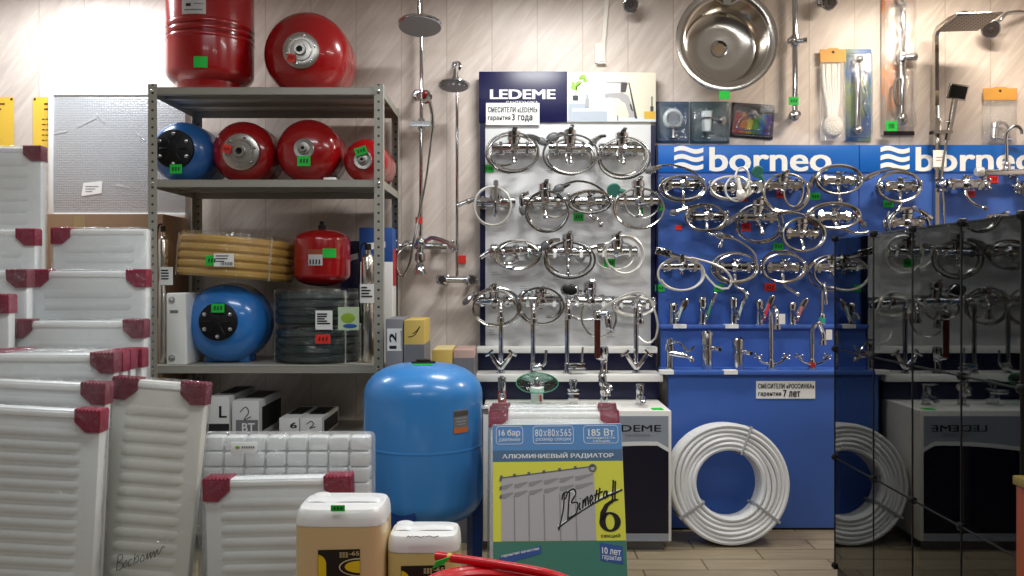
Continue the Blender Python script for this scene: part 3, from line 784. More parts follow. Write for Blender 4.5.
# ------------------------------------------------------------------ white faucet stand with navy header
BY = 4.78                                       # face of both faucet boards
def rect(px0, px1, py0, py1, Y): return [(XX(px0, Y), ZZ(py1, Y)), (XX(px1, Y), ZZ(py1, Y)), (XX(px1, Y), ZZ(py0, Y)), (XX(px0, Y), ZZ(py0, Y))]
Z_L1, Z_L2, Z_L3 = ZZ(347, 4.68), ZZ(375, 4.50), ZZ(406.5, 4.30)      # upper faces of the stand's shelves
def faucet_stand():
    t = thing('faucet_stand', 'tall white faucet display stand with navy header and stepped shelves', 'display stand', (XX(568, BY), 4.6, 0))
    x0, x1 = XX(480, BY), XX(655, BY)
    MB().box((x0+.03, BY, Z_L1-.03), (x1-.022, BY+.03, ZZ(122, BY))).build('back_panel', PANELW, t)
    b = MB(); zt = ZZ(122, BY)
    b.box((x0, BY-.004, .4), (x0+.03, BY+.036, zt)); b.box((x1-.024, BY-.004, .4), (x1, BY+.036, zt-.02))
    b.build('side_rail', NAVY, t)
    # slightly darker strip under the header
    h = MB(); h.box((XX(479, BY), BY-.012, ZZ(122.5, BY)), (XX(567, BY), BY+.03, ZZ(72, BY)), .002)
    hd = h.build('header_panel', mat('header_navy', (14, 14, 66), .35), t)
    fr = plane(BY-.012)
    MB().text('LEDEME', fr, XX(490, BY), XX(555.5, BY), ZZ(99.5, BY), ZZ(90, BY), bold=.035).build('lettering', PAPER, hd)
    MB().text('САНТЕХНИКА', fr, XX(506, BY), XX(538, BY), ZZ(104.5, BY), ZZ(101.5, BY), bold=.01).build('lettering', PAPER, hd)
    # picture half of the header: a bathroom shelf with plant, basin tap and yellow bottle
    Yp = BY-.012
    p = MB().box((XX(567, BY), Yp, ZZ(122.5, BY)), (XX(655.5, BY), BY+.03, ZZ(73, BY)), .002).build('picture_panel', mat('picture_cream', (240, 236, 214), .4), t)
    def pic(name, polys, m, d=.0008, L=0):
        b = MB()
        for q in polys: b.prism([(XX(x, BY), ZZ(y, BY)) for x, y in q], lambda x, z, k: V((x, Yp-.0006*L-d+k, z)), d)
        return b.build(name, m, p)
    R4 = lambda a, b_, c, d: [(a, c), (b_, c), (b_, d), (a, d)]
    pic('picture_wall', [R4(567.5, 614, 73.5, 122)], mat('picture_white', (236, 240, 240), .4))
    pic('picture_ledge', [R4(568, 588, 104, 108.8), R4(568, 571.9, 108.8, 122), R4(572, 607, 111, 122)], mat('picture_grey', (180, 190, 202), .4), L=1)
    pic('picture_ledge', [R4(568, 588, 102.5, 104.5), R4(572, 606.8, 109, 112), R4(607, 655, 118, 122)], mat('picture_light', (214, 222, 230), .4), L=2)
    pic('picture_bottle', [R4(585, 589, 99, 108), R4(586, 588, 95, 99)], mat('picture_bottle_grey', (168, 172, 176), .4), L=3)
    pic('picture_pot', [R4(572.5, 578, 96, 101)], mat('picture_pot', (60, 66, 74), .4), L=3)
    lv = [[(575, 97), (575.6, 97), (577, 88), (583, 82), (582.6, 81.6), (576, 87)]]
    for cx, cy, rx, ry, a in ((574, 88, 3.4, 2.6, 20), (578, 84, 3, 2.2, -40), (583, 77.5, 3.2, 2.4, 30), (585, 81, 2.2, 1.8, 0), (580, 79, 2, 1.5, 60), (573, 84, 2, 1.4, 0)):
        lv.append([(cx+rx*math.cos(u)*math.cos(R(a))-ry*math.sin(u)*math.sin(R(a)), cy+rx*math.cos(u)*math.sin(R(a))+ry*math.sin(u)*math.cos(R(a))) for u in [2*math.pi*i/10 for i in range(10)]])
    pic('picture_plant', lv, mat('picture_leaf', (150, 196, 70), .5), L=3)
    tapm = mat('picture_tap_grey', (176, 174, 176), .35); tapd = mat('picture_tap_dark', (74, 68, 74), .35)
    pic('picture_tap', [[(605, 94), (622, 93), (628, 96), (631, 104), (634, 117), (637, 120), (626, 120), (629, 116), (625, 104), (618, 98.5), (608, 98), (606, 99), (604, 97)],
                        [(606, 82), (626, 82), (628, 84), (624, 92), (620, 92), (620, 84), (606, 83.6)]], tapm, L=1)
    pic('picture_tap_shade', [[(621, 83), (627, 83.5), (625.5, 92.5), (620.5, 92.5)], [(628, 83), (629, 83), (637, 119), (634.5, 119)], [(629, 104), (631, 105), (633, 112), (630.5, 110)], R4(617, 617.8, 116, 121)], tapd, L=3)
    pic('picture_sponge', [R4(644, 654.5, 112, 119.5)], mat('picture_yellow', (216, 176, 60), .5), L=3)
    pic('picture_brush', [R4(651, 652, 97, 109), R4(650, 653, 107, 112)], tapd, L=3)
    # stepped shelves and dark risers
    def board(z, y0, y1, px0, px1, th=.034):
        MB().box((XX(px0, y0), y0, z-th), (XX(px1, y0), y1, z), .003).build('shelf_board', SHELFW, t)
    board(Z_L1, 4.68, BY+.03, 477, 657.5); board(Z_L2, 4.50, 4.745, 476, 663, .036)
    b = MB(); b.box((XX(478, 4.74), 4.74, Z_L2), (XX(656, 4.74), 4.77, Z_L1-.034)); b.box((XX(479, 4.56), 4.56, Z_L3), (XX(659, 4.56), 4.59, Z_L2-.036))
    b.build('riser', NAVY, t)
    # cabinet
    c0, c1 = XX(484, 4.30), XX(667, 4.28)
    cab = MB().box((c0, 4.16, .05), (c1, 4.60, Z_L3), .004).build('base_cabinet', SHELFW, t)
    MB().box((c0+.03, 4.2, 0), (c1-.03, 4.58, .05)).build('plinth', GREYINK, cab)
    # front print: grey top with a white-edged curve above a dark field
    Yf = 4.16
    g = lambda poly, m, d, nm: MB().front([(XX(x, Yf), ZZ(y, Yf)) for x, y in poly], Yf, d).build(nm, m, cab)
    g([(490, 416), (668.5, 416), (668.5, 541), (490, 541)], mat('cabinet_grey', (158, 166, 178), .4), .001, 'front_print')
    arc = [(668.5-178*i/16, 450-7*math.cos((i/16-.12)*2.2)+.0*i+3.0*(abs(i/16-.12)*2.2)**2) for i in range(17)]
    g([(668.5, 534), (668.5, 448)]+[(x, y-1.5) for x, y in arc[1:]]+[(490, 534)], PAPER, .0018, 'front_curve')
    g([(668.5, 533.5), (668.5, 452)]+[(x, y+2.5) for x, y in arc[1:]]+[(490, 533.5)], mat('cabinet_dark', (16, 18, 40), .25), .0026, 'front_panel')
    MB().text('LEDEME', plane(Yf-.001), XX(605, Yf), XX(661, Yf), ZZ(431.5, Yf), ZZ(425, Yf), bold=.012).build('lettering', INK, cab)
    MB().text('САНТЕХНИКА', plane(Yf-.001), XX(625, Yf), XX(650, Yf), ZZ(436.5, Yf), ZZ(434, Yf)).build('lettering', GREYINK, cab)
    MB().box((XX(651, 4.23), 4.18, Z_L3), (XX(662, 4.23), 4.24, Z_L3+.003)).build('price_tag', GREEN, t)
    # price tags and small notices on the board
    for px, py, w, h in ((489, 168.5, 10, 7.5), (578.5, 217, 10, 8), (640.5, 212, 5, 8), (609.5, 263, 11, 8)): price(t, px, py, BY, w, h, GREEN)
    b = MB(); rr = random.Random(4)
    for px, py in ((492, 272), (489, 330), (553, 275), (547, 166), (567, 233), (650, 275), (606, 330), (530, 330), (520, 286)):
        for i in range(rr.randint(2, 4)):
            w = rr.uniform(4, 10); b.box((XX(px, BY), BY-.001, ZZ(py+i*2.2+.5, BY)), (XX(px+w, BY), BY+.001, ZZ(py+i*2.2, BY)))
    b.build('faint_lettering', mat('faint_ink', (150, 150, 160), .6), t)
    return t
faucet_stand()
# paper notices
def notice(name, label, px0, px1, py0, py1, Y, l1, l2a, l2b, x2, x3, y1, y2, pieces):
    a = W(px0, py1, Y); b = W(px1, py0, Y)
    t = thing(name, label, 'sign', ((a.x+b.x)/2, Y, a.z))
    MB().box((a.x, Y-.003, a.z), (b.x, Y-.0005, b.z)).build('sheet', PAPER, t)
    m = MB(); fr = plane(Y-.003)
    for body, x0, x1, ya, yb, bo in pieces: m.text(body, fr, XX(x0, Y), XX(x1, Y), ZZ(yb, Y), ZZ(ya, Y), bold=bo, space=1.12)
    m.build('lettering', INK, t)
notice('paper_sign', 'white paper sign with black warranty text under the navy header lettering', 486, 539.5, 103, 125, BY-.014, *[None]*7,
       [('СМЕСИТЕЛИ «LEDEME»', 488, 537.5, 107, 112.6, .03), ('гарантия', 488, 510.5, 116.5, 121.5, .03), ('3 года', 512, 532.5, 114, 122, .04)])

# ------------------------------------------------------------------ blue faucet stands
Z_B1, Z_B2 = ZZ(325, 4.68), ZZ(370.5, 4.52)
def wave(b, px, py, w, h, fr):
    n = 14; top = []; bot = []
    for i in range(n+1):
        u = i/n; y = py-2.2*math.sin(u*2*math.pi)*.8-1.0*math.sin(u*math.pi)*0
        top.append((px+w*u, y-h/2)); bot.append((px+w*u, y+h/2))
    for i in range(n): b.prism([(XX(x, BY), ZZ(y, BY)) for x, y in (top[i], top[i+1], bot[i+1], bot[i])], fr, .001)
def blue_stand(label, x0, x1, wx, tx0, tx1, tags, left_rail):
    t = thing('faucet_stand', label, 'display stand', ((x0+x1)/2, 4.65, 0))
    MB().box((x0, BY, Z_B1-.03), (x1, BY+.03, ZZ(172.5, BY))).build('back_panel', BBLUE, t)
    hd = MB().box((x0, BY-.006, ZZ(172.5, BY)), (x1, BY+.03, ZZ(145, BY)), .0015).build('header_panel', BHEAD, t)
    fr = plane(BY-.006)
    lg = MB()
    for y in (150, 158.2, 166.4): wave(lg, wx, y, 29, 4.6, lambda x, z, k: V((x, BY-.0075+k, z)))
    lg.build('wave_emblem', PAPER, hd)
    MB().text('borneo', fr, XX(tx0, BY), XX(tx1, BY), ZZ(171.5, BY), ZZ(147.2, BY), bold=.022).build('lettering', PAPER, hd)
    MB().box((x0, 4.68, Z_B1-.02), (x1, BY+.03, Z_B1), .002).build('shelf_board', BBLUE, t)
    MB().box((x0+.012, 4.70, Z_B2), (x1, 4.73, Z_B1-.02)).build('middle_panel', BBLUE, t)
    MB().box((x0+.0, 4.50, Z_B2-.022), (x1, 4.73, Z_B2), .002).build('shelf_board', BBLUE, t)
    MB().box((x0+.02, 4.52, .012), (x1, 4.55, Z_B2-.022)).build('lower_panel', BBLUE, t)
    MB().box((x0+.02, 4.525, 0), (x1, 4.545, .012)).build('kick_strip', BLACK, t)
    if left_rail: MB().box((x0-.003, BY-.012, Z_B1-.03), (x0+.006, BY+.036, ZZ(145, BY))).build('side_rail', NAVY, t)
    for px, py, w, h, m in tags: price(t, px, py, BY, w, h, m)
    return t
XS = XX(859, BY)
b1 = blue_stand('blue faucet display stand beside the white one, with white wave emblem', .812, XS-.002, 674, 709, 831,
           [(660, 206, 8, 10, GREEN), (678.5, 227.5, 7, 5, REDTAG), (743, 198, 7, 7, REDTAG), (781, 194, 9, 8, REDTAG), (815, 196.5, 10, 7, GREEN), (746, 227, 9, 8, REDTAG), (778, 246.5, 10, 7, GREEN), (659.5, 288, 10, 7, GREEN), (719, 288, 10, 7, GREEN), (770, 287, 11, 8, REDTAG), (851, 288, 9, 6, GREEN)], True)
b2 = blue_stand('second blue faucet display stand, partly behind the smoked glass case', XS+.002, 3.2, 880, 915, 1037,
           [(888, 204, 10, 7, GREEN), (970, 193, 9, 8, REDTAG), (993, 179, 10, 8, REDTAG)], False)
notice('paper_sign', 'white paper sign with black seven-year warranty text on the blue panel above the white coil', 756, 815, 381, 398.5, 4.52, *[None]*7,
       [('СМЕСИТЕЛИ «РОССИНКА»', 758, 814, 383.5, 388.5, .03), ('гарантия', 758, 781, 392.3, 396.8, .03), ('7 лет', 783, 800, 389.8, 396.8, .04)])
# white labels lying on the shelf edges
for px, py, Yv, st, z in ((680, 327, 4.675, b1, Z_B1), (732, 328, 4.675, b1, Z_B1), (667, 373, 4.495, b1, Z_B2), (731, 373, 4.495, b1, Z_B2)):
    a = W(px, py, Yv); MB().box((a.x-.036, Yv-.002, z-.018), (a.x+.036, Yv+.05, z+.003)).build('shelf_label', PAPER, st)
# ------------------------------------------------------------------ mixers on the boards
def ell(cx, cy, rx, ry, turns, d0, d1, a0=90, seed=0, jit=.08, tilt=0., drift=(0, 0)):
    """hose loops in board pixels: list of (u, v, depth)"""
    turns = turns*1.35 if turns > 1.05 else turns; r = random.Random(seed); n = int(turns*22); out = []; ph = r.uniform(0, 6); ph2 = r.uniform(0, 6)
    for i in range(n+1):
        k = i/n; a = R(a0)+2*math.pi*turns*k
        f = 1+jit*math.sin(1.3*a*.5+ph)+jit*.6*math.sin(a*.37+ph2)
        x, y = rx*f*math.cos(a), ry*f*math.sin(a)
        out.append((cx+drift[0]*k+x*math.cos(R(tilt))-y*math.sin(R(tilt)), cy+drift[1]*k+x*math.sin(R(tilt))+y*math.cos(R(tilt)), d0+(d1-d0)*k))
    return out
def mixer(label, px, py, kind='lever', bw=40, hoses=(), hand=None, spout=None, lev=22, group='bath mixers on the faucet boards', low=6, Y=BY, hm=None, name='bath_mixer', br=5.3, d0=10.5, blade=True, bodym=None, hr=1.1, esc=13, knob=True):
    s = Y/F; c = W(px, py, Y-13*s); c.y = Y
    L = lambda u, v, d: V((c.x+u*s, Y-d*s, c.z-v*s))
    t = thing(name, label, 'faucet', c, group)
    b = MB(); D = d0
    b.lathe([(br*.8*s, 0), (br*s, 1*s), (br*s, (bw-1)*s), (br*.8*s, bw*s)], L(-bw/2, 0, D), (1, 0, 0), 16)
    for u in (-esc, esc):
        b.lathe([(6.2*s, .0), (6.2*s, .8*s), (4.6*s, 2.6*s), (2.6*s, 3*s), (2.6*s, D*s)], L(u, 0, .1), (0, -1, 0), 18)
        b.lathe([(br*1.25*s, -1.6*s), (br*1.25*s, 1.6*s)], L(u, 0, D), (1, 0, 0), 6)
    b.lathe([(br*1.2*s, -3*s), (br*1.45*s, 0), (br*1.2*s, 3*s)], L(0, 0, D), (1, 0, 0), 16)
    if knob:
        b.lathe([(2.2*s, 0), (2.2*s, 5*s), (3*s, 5.2*s), (3*s, 8*s), (2*s, 8.8*s)], L(2, 1, D+2), (0, -1, .1), 14)
    b.cyl(L(0, 2, D), L(0, low+2, D), 2.2*s, 2*s, 12)
    b.build('body', bodym or CHROME, t)
    if kind == 'lever':
        h = MB()
        h.lathe([(br*1.0*s, -3*s), (br*1.15*s, 0), (br*1.15*s, lev*.45*s), (br*1.3*s, lev*.47*s), (br*1.3*s, lev*.62*s), (br*1.0*s, lev*.68*s)], L(0, 0, D), V((0, -.12, 1)), 18)
        h.lathe([(br*1.05*s, lev*.66*s), (br*1.25*s, lev*.72*s), (br*1.2*s, lev*.95*s), (br*.6*s, lev*1.04*s)], L(0, 0, D), V((0, -.12, 1)), 18)
        if blade:
            h.tube([L(0, -lev*.9, D+4), L(.5, -lev*.98, D+9), L(1.5, -lev*1.08, D+15)], [2.4*s, 2.1*s, 1.7*s], 8, flat=(.55, 1.3))
        h.build('lever_handle', CHROME, t)
    elif kind == 'blade':                                      # long lever hanging over the body
        h = MB(); h.lathe([(br*1.1*s, 0), (br*1.2*s, 4*s), (br*1.2*s, lev*.7*s), (br*.7*s, lev*.8*s)], L(0, 0, D), V((0, -.1, 1)), 16)
        h.tube(smooth_path([L(0, -lev, D+4), L(0, -lev*.4, D+8), L(-.5, 6, D+10), L(-1, 15, D+9)], 4), [3.3*s]*4+[3*s]*4+[2.2*s]*4+[1.2*s], 8, flat=(1, .8))
        h.build('lever_handle', CHROME, t)
    elif kind == 'cross':
        for sg in (-1, 1):
            h = MB(); e = L(sg*(bw/2+1), 0, D)
            h.lathe([(2.4*s, 0), (3.4*s, 1.5*s), (3.4*s, 4*s), (2.6*s, 5.5*s), (1.6*s, 6.5*s)], e, (sg, 0, 0), 14)
            for k in range(4):
                a = k*math.pi/2+.5+sg*.3; q = V((0, math.cos(a), math.sin(a))); m = e+V((sg*3*s, 0, 0))
                h.tube([m, m+q*5.4*s+V((sg*.8*s, 0, 0))], [1.3*s, 1.0*s], 7); h.ball(m+q*5.8*s+V((sg*.8*s, 0, 0)), 1.7*s, nu=8, nv=6)
            h.build('cross_handle', CHROME, t)
        b = MB(); b.lathe([(3*s, 0), (3*s, 4*s), (1.8*s, 4.5*s), (1.8*s, 7*s), (2.6*s, 7.4*s), (2.6*s, 9*s), (.8*s, 9.4*s)], L(0, 0, D), V((0, -.25, 1)), 14)
        b.tube([L(0, -5, D+2), L(6, -8, D+6)], [1*s, .7*s], 6); b.build('diverter', CHROME, t)
    elif kind == 'thermo':
        for sg in (-1, 1):
            h = MB(); h.lathe([(br*1.25*s, 0), (br*1.35*s, 1*s), (br*1.35*s, 6*s), (br*1.1*s, 7.5*s)], L(sg*bw/2, 0, D), (sg, 0, 0), 14); h.build('knob', CHROME, t)
    if spout:
        pts = smooth_path([L(*p) for p in spout], 6); m = MB(); n = len(pts)
        m.tube(pts, [1.9*s-.3*s*i/n for i in range(n)], 10)
        e = pts[-1]; dr = (pts[-1]-pts[-3]).normalized()
        m.lathe([(2.1*s, -1*s), (2.5*s, 0), (2.5*s, 3.2*s), (1.9*s, 3.4*s)], e, dr, 12)
        m.build('spout', CHROME, t)
    for i, hp in enumerate(hoses):
        MB().tube(smooth_path([L(*p) for p in hp], 2), hr*s, 7).build('shower_hose', hm or HOSE, t)
    for hd in ([] if not hand else hand if isinstance(hand, list) else [hand]):
        hand_piece(t, L, s, **hd)
    return t
def hand_piece(t, L, s, a=None, b=None, style='oval', r=5.2, mid=None, m=None, face=None, d=14, ang=None):
    """hand shower: grip from a to b (board pixels), spray head at b"""
    da = a[2] if len(a) > 2 else d; db = b[2] if len(b) > 2 else d
    A = L(a[0], a[1], da); B = L(b[0], b[1], db)
    pts = [A, (L(mid[0], mid[1], mid[2] if len(mid) > 2 else d) if mid else (A+B)/2), B]
    pts = smooth_path(pts, 5); n = len(pts); g = MB()
    g.tube(pts, [(1.7+1.3*i/n)*s for i in range(n)], 9)
    dr = (B-pts[-3]).normalized(); ax = V((0, -1, 0))
    if style == 'oval':
        x = dr; q = Matrix((x, x.cross(ax)*-1, ax)).transposed() if abs(x.dot(ax)) < .9 else Matrix.Identity(3)
        r *= 1.15; g.ball(B+dr*r*.55*s, r*s, (1.15, .8, .55), q)
        h = g.build('hand_shower', m or CHROME, t)
        MB().ball(B+dr*r*.6*s+ax*r*.33*s, r*.8*s, (1.1, .75, .3), q).build('spray_face', face or mat('spray_face', (90, 92, 94), .4), h)
    elif style == 'disc':
        cd = V((0, -.9, -.35)).normalized(); g.lathe([(r*.4*s, -2.4*s), (r*s, -.6*s), (r*s, .8*s), (r*.94*s, 1.2*s)], B+dr*r*.7*s, cd, 22)
        h = g.build('hand_shower', m or CHROME, t)
        MB().lathe([(r*.9*s, 0), (r*.88*s, .6*s)], B+dr*r*.7*s+cd*1.1*s, cd, 22).build('spray_face', face or mat('spray_face', (90, 92, 94), .4), h)
    elif style == 'grid':
        x = dr; q = Matrix((x, x.cross(ax)*-1, ax)).transposed()
        c = B+dr*r*.9*s
        bx = MB(); bx.box((-r*1.25*s, -r*.62*s, -r*.4*s), (r*1.25*s, r*.62*s, r*.4*s), .8*s)
        g.add([c+q @ v for v in bx.v], bx.f); h = g.build('hand_shower', m or CHROME, t)
        k = MB()
        for i in range(3):
            for j in range(2): k.lathe([(r*.22*s, 0), (r*.2*s, .5*s)], c+q @ V(((i-1)*r*.75*s, (j-.5)*r*.6*s, r*.41*s)), ax, 10)
        k.build('spray_face', BLACK, h)
    elif style == 'stick':
        x = dr; g.tube([B-dr*2*s, B+dr*r*1.9*s], [2.0*s, 2.5*s], 10, flat=(1, .7)); g.build('hand_shower', m or CHROME, t)
SPD = [(0, 4, 11), (0, 8, 18), (0, 11, 24), (0, 15, 26)]        # short bath spout
SPS = [(0, 4, 11), (0, 10, 14), (.5, 15, 15), (4, 18, 18), (8, 19, 20), (9.5, 23, 20)]
TEAL = mat('teal_spray', (58, 120, 108), .45)
# ---- white board, top row
mixer('chrome lever bath mixer, leftmost of the top row on the white board', 514, 147.5, hoses=[ell(-1, 6, 24.5, 18.5, 1.6, 13, 17, 95, 1), ell(-9, 9, 13, 8.5, .75, 15, 14, 20, 2)], hand=dict(a=(9, -11), b=(25, -7), mid=(17, -11), r=4.5), spout=SPD, lev=17, bw=44)
mixer('chrome lever bath mixer in the middle of the top row on the white board', 570, 147.5, hoses=[ell(1, 8, 25, 18.5, 1.6, 13, 18, 80, 3), ell(9, 10, 13, 10, .7, 15, 14, 150, 4)], hand=dict(a=(-4, -13), b=(-14, -11), mid=(-9, -13), r=5.5), spout=SPD, lev=18, bw=42)
mixer('chrome lever bath mixer, rightmost of the top row on the white board', 622, 148, hoses=[ell(1, 10, 24, 19, 1.7, 13, 18, 60, 5, tilt=-6), ell(8, 8, 13, 12, .7, 16, 14, 150, 6)], hand=dict(a=(-16, -12), b=(-27, -7), mid=(-22, -11), r=4), spout=SPD, lev=16, bw=46)
# ---- second row
mixer('chrome mixer with long blade lever in a round hose ring, left end of second row', 496, 202, 'blade', hoses=[ell(-3, 4, 18, 19, 1.25, 16, 18, 60, 7, .03), ell(-2, 14, 16, 9, .4, 15, 15, 30, 8)], hand=dict(a=(-19, -4), b=(-29, 0), mid=(-24, -2), style='stick', r=5), lev=20, bw=38, hm=HOSEW)
mixer('chrome lever mixer with dark hose loops, second from the left in second row', 545, 201, hoses=[ell(2, 10, 21, 20, 1.5, 13, 18, 70, 9), ell(9, 8, 12, 9, .7, 16, 14, 0, 10)], hand=dict(a=(-16, -8), b=(-22, 6), mid=(-23, -5), r=5), spout=SPD, lev=18, bw=42)
mixer('cross-handle chrome mixer with long swivel spout in the second row', 590, 201, 'cross', hoses=[ell(0, 1, 20, 10.5, 2.2, 14, 18, 20, 11), [(19, -2, 16), (12, -10, 17), (0, -17, 18), (-14, -19, 18), (-24, -16, 17)]], hand=dict(a=(-20, -17, 17), b=(-28, -13, 17), r=5), spout=SPS, bw=32, low=4)
mixer('lever mixer with round teal spray head, right end of the second row', 638, 200, hoses=[ell(1, 8, 24, 20, 1.2, 14, 18, -10, 13, .03), ell(4, 2, 17, 15, .6, 16, 14, -40, 14)], hand=dict(a=(-12, -8), b=(-19, -9), style='disc', r=7, face=TEAL, m=TEAL), spout=SPD, lev=20, bw=42)
# ---- third row
mixer('low chrome mixer with flat stick hand shower, left end of the third row', 516, 251, 'thermo', hoses=[ell(2, 4, 21, 13.5, 2.3, 13, 18, 180, 15, .07)], hand=dict(a=(-18, -5), b=(-27, 1), style='stick', r=5), spout=[(0, 4, 11), (1, 8, 16), (-3, 12, 20), (-9, 13, 22)], bw=36)
mixer('wide chrome mixer with bluish glossy body in the middle of the third row', 568, 252, hoses=[ell(1, 7, 23, 17, 1.7, 13, 18, 120, 17)], hand=dict(a=(-8, -12), b=(-20, -8), mid=(-15, -11), r=5), spout=[(0, 4, 11), (0, 10, 14), (0, 16, 16), (0, 21, 16)], lev=18, bw=46, br=5)
mixer('chrome lever mixer with tilted pale hose ring, right end of the third row', 617, 251, hoses=[ell(7, 4, 18, 18, 1.3, 16, 18, 200, 18, .03, 30), ell(-2, 6, 21, 14, 1., 13, 13, 0, 19)], hand=dict(a=(-12, -6), b=(-20, -4), style='stick', r=3), lev=17, bw=40, hm=HOSEW)
# ---- fourth row
mixer('dark-bodied chrome mixer, left end of the fourth row behind a tall tap', 494, 301, hoses=[ell(2, 6, 23, 18, 1.8, 13, 17, 200, 20)], hand=dict(a=(-18, -8), b=(-26, -1), mid=(-22, -5), r=3.5), lev=16, bw=40, br=4.2)
mixer('chrome mixer with small hose loop, second from the left in the fourth row', 541, 301, hoses=[ell(0, 6, 21, 17, 1.6, 13, 17, 100, 21), ell(8, 6, 11, 11, .8, 16, 14, 180, 22)], hand=dict(a=(-8, -8), b=(-22, -2), mid=(-16, -9), r=4), lev=13, bw=40)
mixer('chrome lever mixer with dark oval spray head, third in the fourth row', 590, 301, hoses=[ell(10, 15, 17, 20, .8, 13, 16, -80, 23), ell(-4, 8, 18, 12, .8, 14, 14, 20, 24)], hand=dict(a=(-8, -9), b=(-15, -10), r=7.5, face=BLACK), lev=19, bw=44)
mixer('cross-handle mixer with wide pale hose arch, right end of the fourth row', 634, 303, 'cross', hoses=[[(-34, 8, 20), (-26, 1, 22), (-12, -7, 22), (2, -11, 22), (12, -7, 22), (18, 5, 22), (22, 20, 21), (20, 34, 20), (12, 39, 19), (4, 33, 17), (2, 28, 15)], ell(0, 3, 19, 9, 1.3, 13, 15, 0, 25)], bw=30, low=3, hm=HOSEW)
# ---- blue board, first row
mixer('cross-handle mixer with hand shower arched over it, left end of the top row on blue', 683, 184, 'cross', hoses=[ell(0, 4, 21, 12, 2.3, 13, 17, 0, 31), [(20, -2, 16), (12, -9, 18), (0, -15, 19), (-14, -18, 19), (-24, -17, 18)]], hand=dict(a=(-22, -17, 18), b=(-30, -14, 18), r=4.5), spout=[(0, 4, 11), (0, 10, 14), (0, 16, 14), (0, 22, 14)], bw=30, low=4)
mixer('mixer in thick white hose rings with silver oval head, top row on blue', 733, 187, 'thermo', hoses=[ell(-2, 1, 21, 11, 2.1, 13, 17, 0, 32, .04), ell(2, 3, 12, 13, 1.0, 18, 18, 0, 33), ell(7, -8, 7, 11, .75, 19, 19, 150, 34)], hand=dict(a=(3, -8, 20), b=(5, 5, 21), r=5, m=HOSEW, face=HOSEW), bw=34, hm=HOSEW)
mixer('lever mixer with one pale and one green round spray head, top row on blue', 783, 185, hoses=[ell(2, 8, 22, 19, 1.6, 13, 17, -20, 35, .04), ell(9, 7, 9, 14, .8, 16, 14, -20, 36)], hand=[dict(a=(-14, 2), b=(-21, 2), style='disc', r=6.5, face=HOSEW), dict(a=(-18, -4, 9), b=(-22, -10, 10), style='disc', r=6, face=TEAL, m=TEAL)], spout=None, lev=12, bw=40)
mixer('cross-handle mixer inside a tidy oval hose coil, right end of first blue board top row', 838, 180, 'cross', hoses=[ell(0, 0, 22, 14, 2.4, 13, 18, 0, 37, .03)], hand=dict(a=(-20, -6), b=(-27, 3), mid=(-24, -2), r=4), spout=[(0, 4, 11), (0, 9, 14), (0, 14, 14), (1, 19, 14)], bw=30, low=4)
# ---- blue board, second row
mixer('cross-handle mixer with hand shower to its left, left end of the second blue row', 707, 216, 'cross', hoses=[ell(-1, 2, 20, 13, 2., 13, 17, 0, 41), [(18, 0, 16), (10, -8, 18), (-4, -11, 19), (-20, -8, 18)]], hand=dict(a=(-20, -8, 18), b=(-31, -4, 18), r=4), spout=[(0, 4, 11), (0, 12, 13), (2, 17, 14), (9, 19, 16), (14, 22, 18), (12, 28, 18)], bw=30, low=3)
mixer('chrome lever mixer with large hose circle in the second blue row', 758, 217, hoses=[ell(0, 7, 22, 18, 1.7, 13, 17, 60, 42)], hand=dict(a=(-14, -4), b=(-28, 4), mid=(-20, -2), r=4), spout=SPD, lev=18, bw=40)
mixer('lever mixer in an upright oval hose ring at the foot of second blue row', 802, 233, hoses=[ell(0, 2, 20, 16, 1.7, 15, 19, -60, 43, .04), [(16, -10, 19), (4, -16, 20), (-14, -20, 20), (-28, -19, 19)]], spout=[(0, 4, 11), (0, 10, 14), (0, 14, 16)], lev=15, bw=34, hand=dict(a=(-26, -19, 19), b=(-31, -18, 19), style='stick', r=3))
mixer('cross-handle mixer in a broad flat hose coil, right end of second blue row', 834, 216, 'cross', hoses=[ell(-1, 0, 25, 12.5, 2.5, 12, 17, 0, 44, .06)], hand=dict(a=(20, -3), b=(27, 6), r=3.5), spout=[(0, 4, 11), (2, 9, 14), (8, 13, 15), (20, 17, 16), (28, 17, 17)], bw=34, low=3)
# ---- blue board, third row
mixer('lever mixer with square perforated hand shower, left end of the third blue row', 682, 266, hoses=[ell(-1, 8, 22, 16, 1.4, 13, 17, 200, 51, .04), [(8, -8, 18), (24, -4, 18), (38, 2, 19), (47, 12, 19), (44, 22, 19), (32, 20, 18), (22, 8, 16)]], hand=dict(a=(-3, -9, 17), b=(-14, -12, 17), style='grid', r=6), lev=12, bw=38, blade=False, br=4.4, hm=HOSEW)
mixer('cross-handle mixer with hand shower above it, second in the third blue row', 735, 267, 'cross', hoses=[ell(0, 1, 21, 14, 2., 13, 17, 0, 52), [(20, -2, 17), (18, -12, 19), (8, -22, 20), (-6, -29, 20)]], hand=dict(a=(-4, -28, 20), b=(-14, -30, 20), r=4), spout=[(0, 4, 11), (0, 12, 13), (1, 19, 14), (6, 22, 16), (10, 26, 17)], bw=30, low=3)
mixer('cross-handle mixer with drooping curved spout, third in the third blue row', 783, 267, 'cross', hoses=[ell(0, 1, 21, 14, 2., 13, 17, 0, 53, .03), [(20, -2, 17), (12, -11, 19), (0, -16, 19), (-14, -14, 19), (-22, -6, 17)]], spout=[(0, 4, 11), (0, 12, 13), (1, 18, 14), (6, 22, 15), (12, 26, 16)], bw=32, low=3)
mixer('lever mixer half behind the glass case edge, right end of the third blue row', 832, 267, hoses=[ell(0, 6, 21, 16, 1.6, 13, 17, 0, 54)], hand=dict(a=(-16, -3), b=(-24, 1), mid=(-20, -4), r=3.5), spout=SPD, lev=12, bw=38)
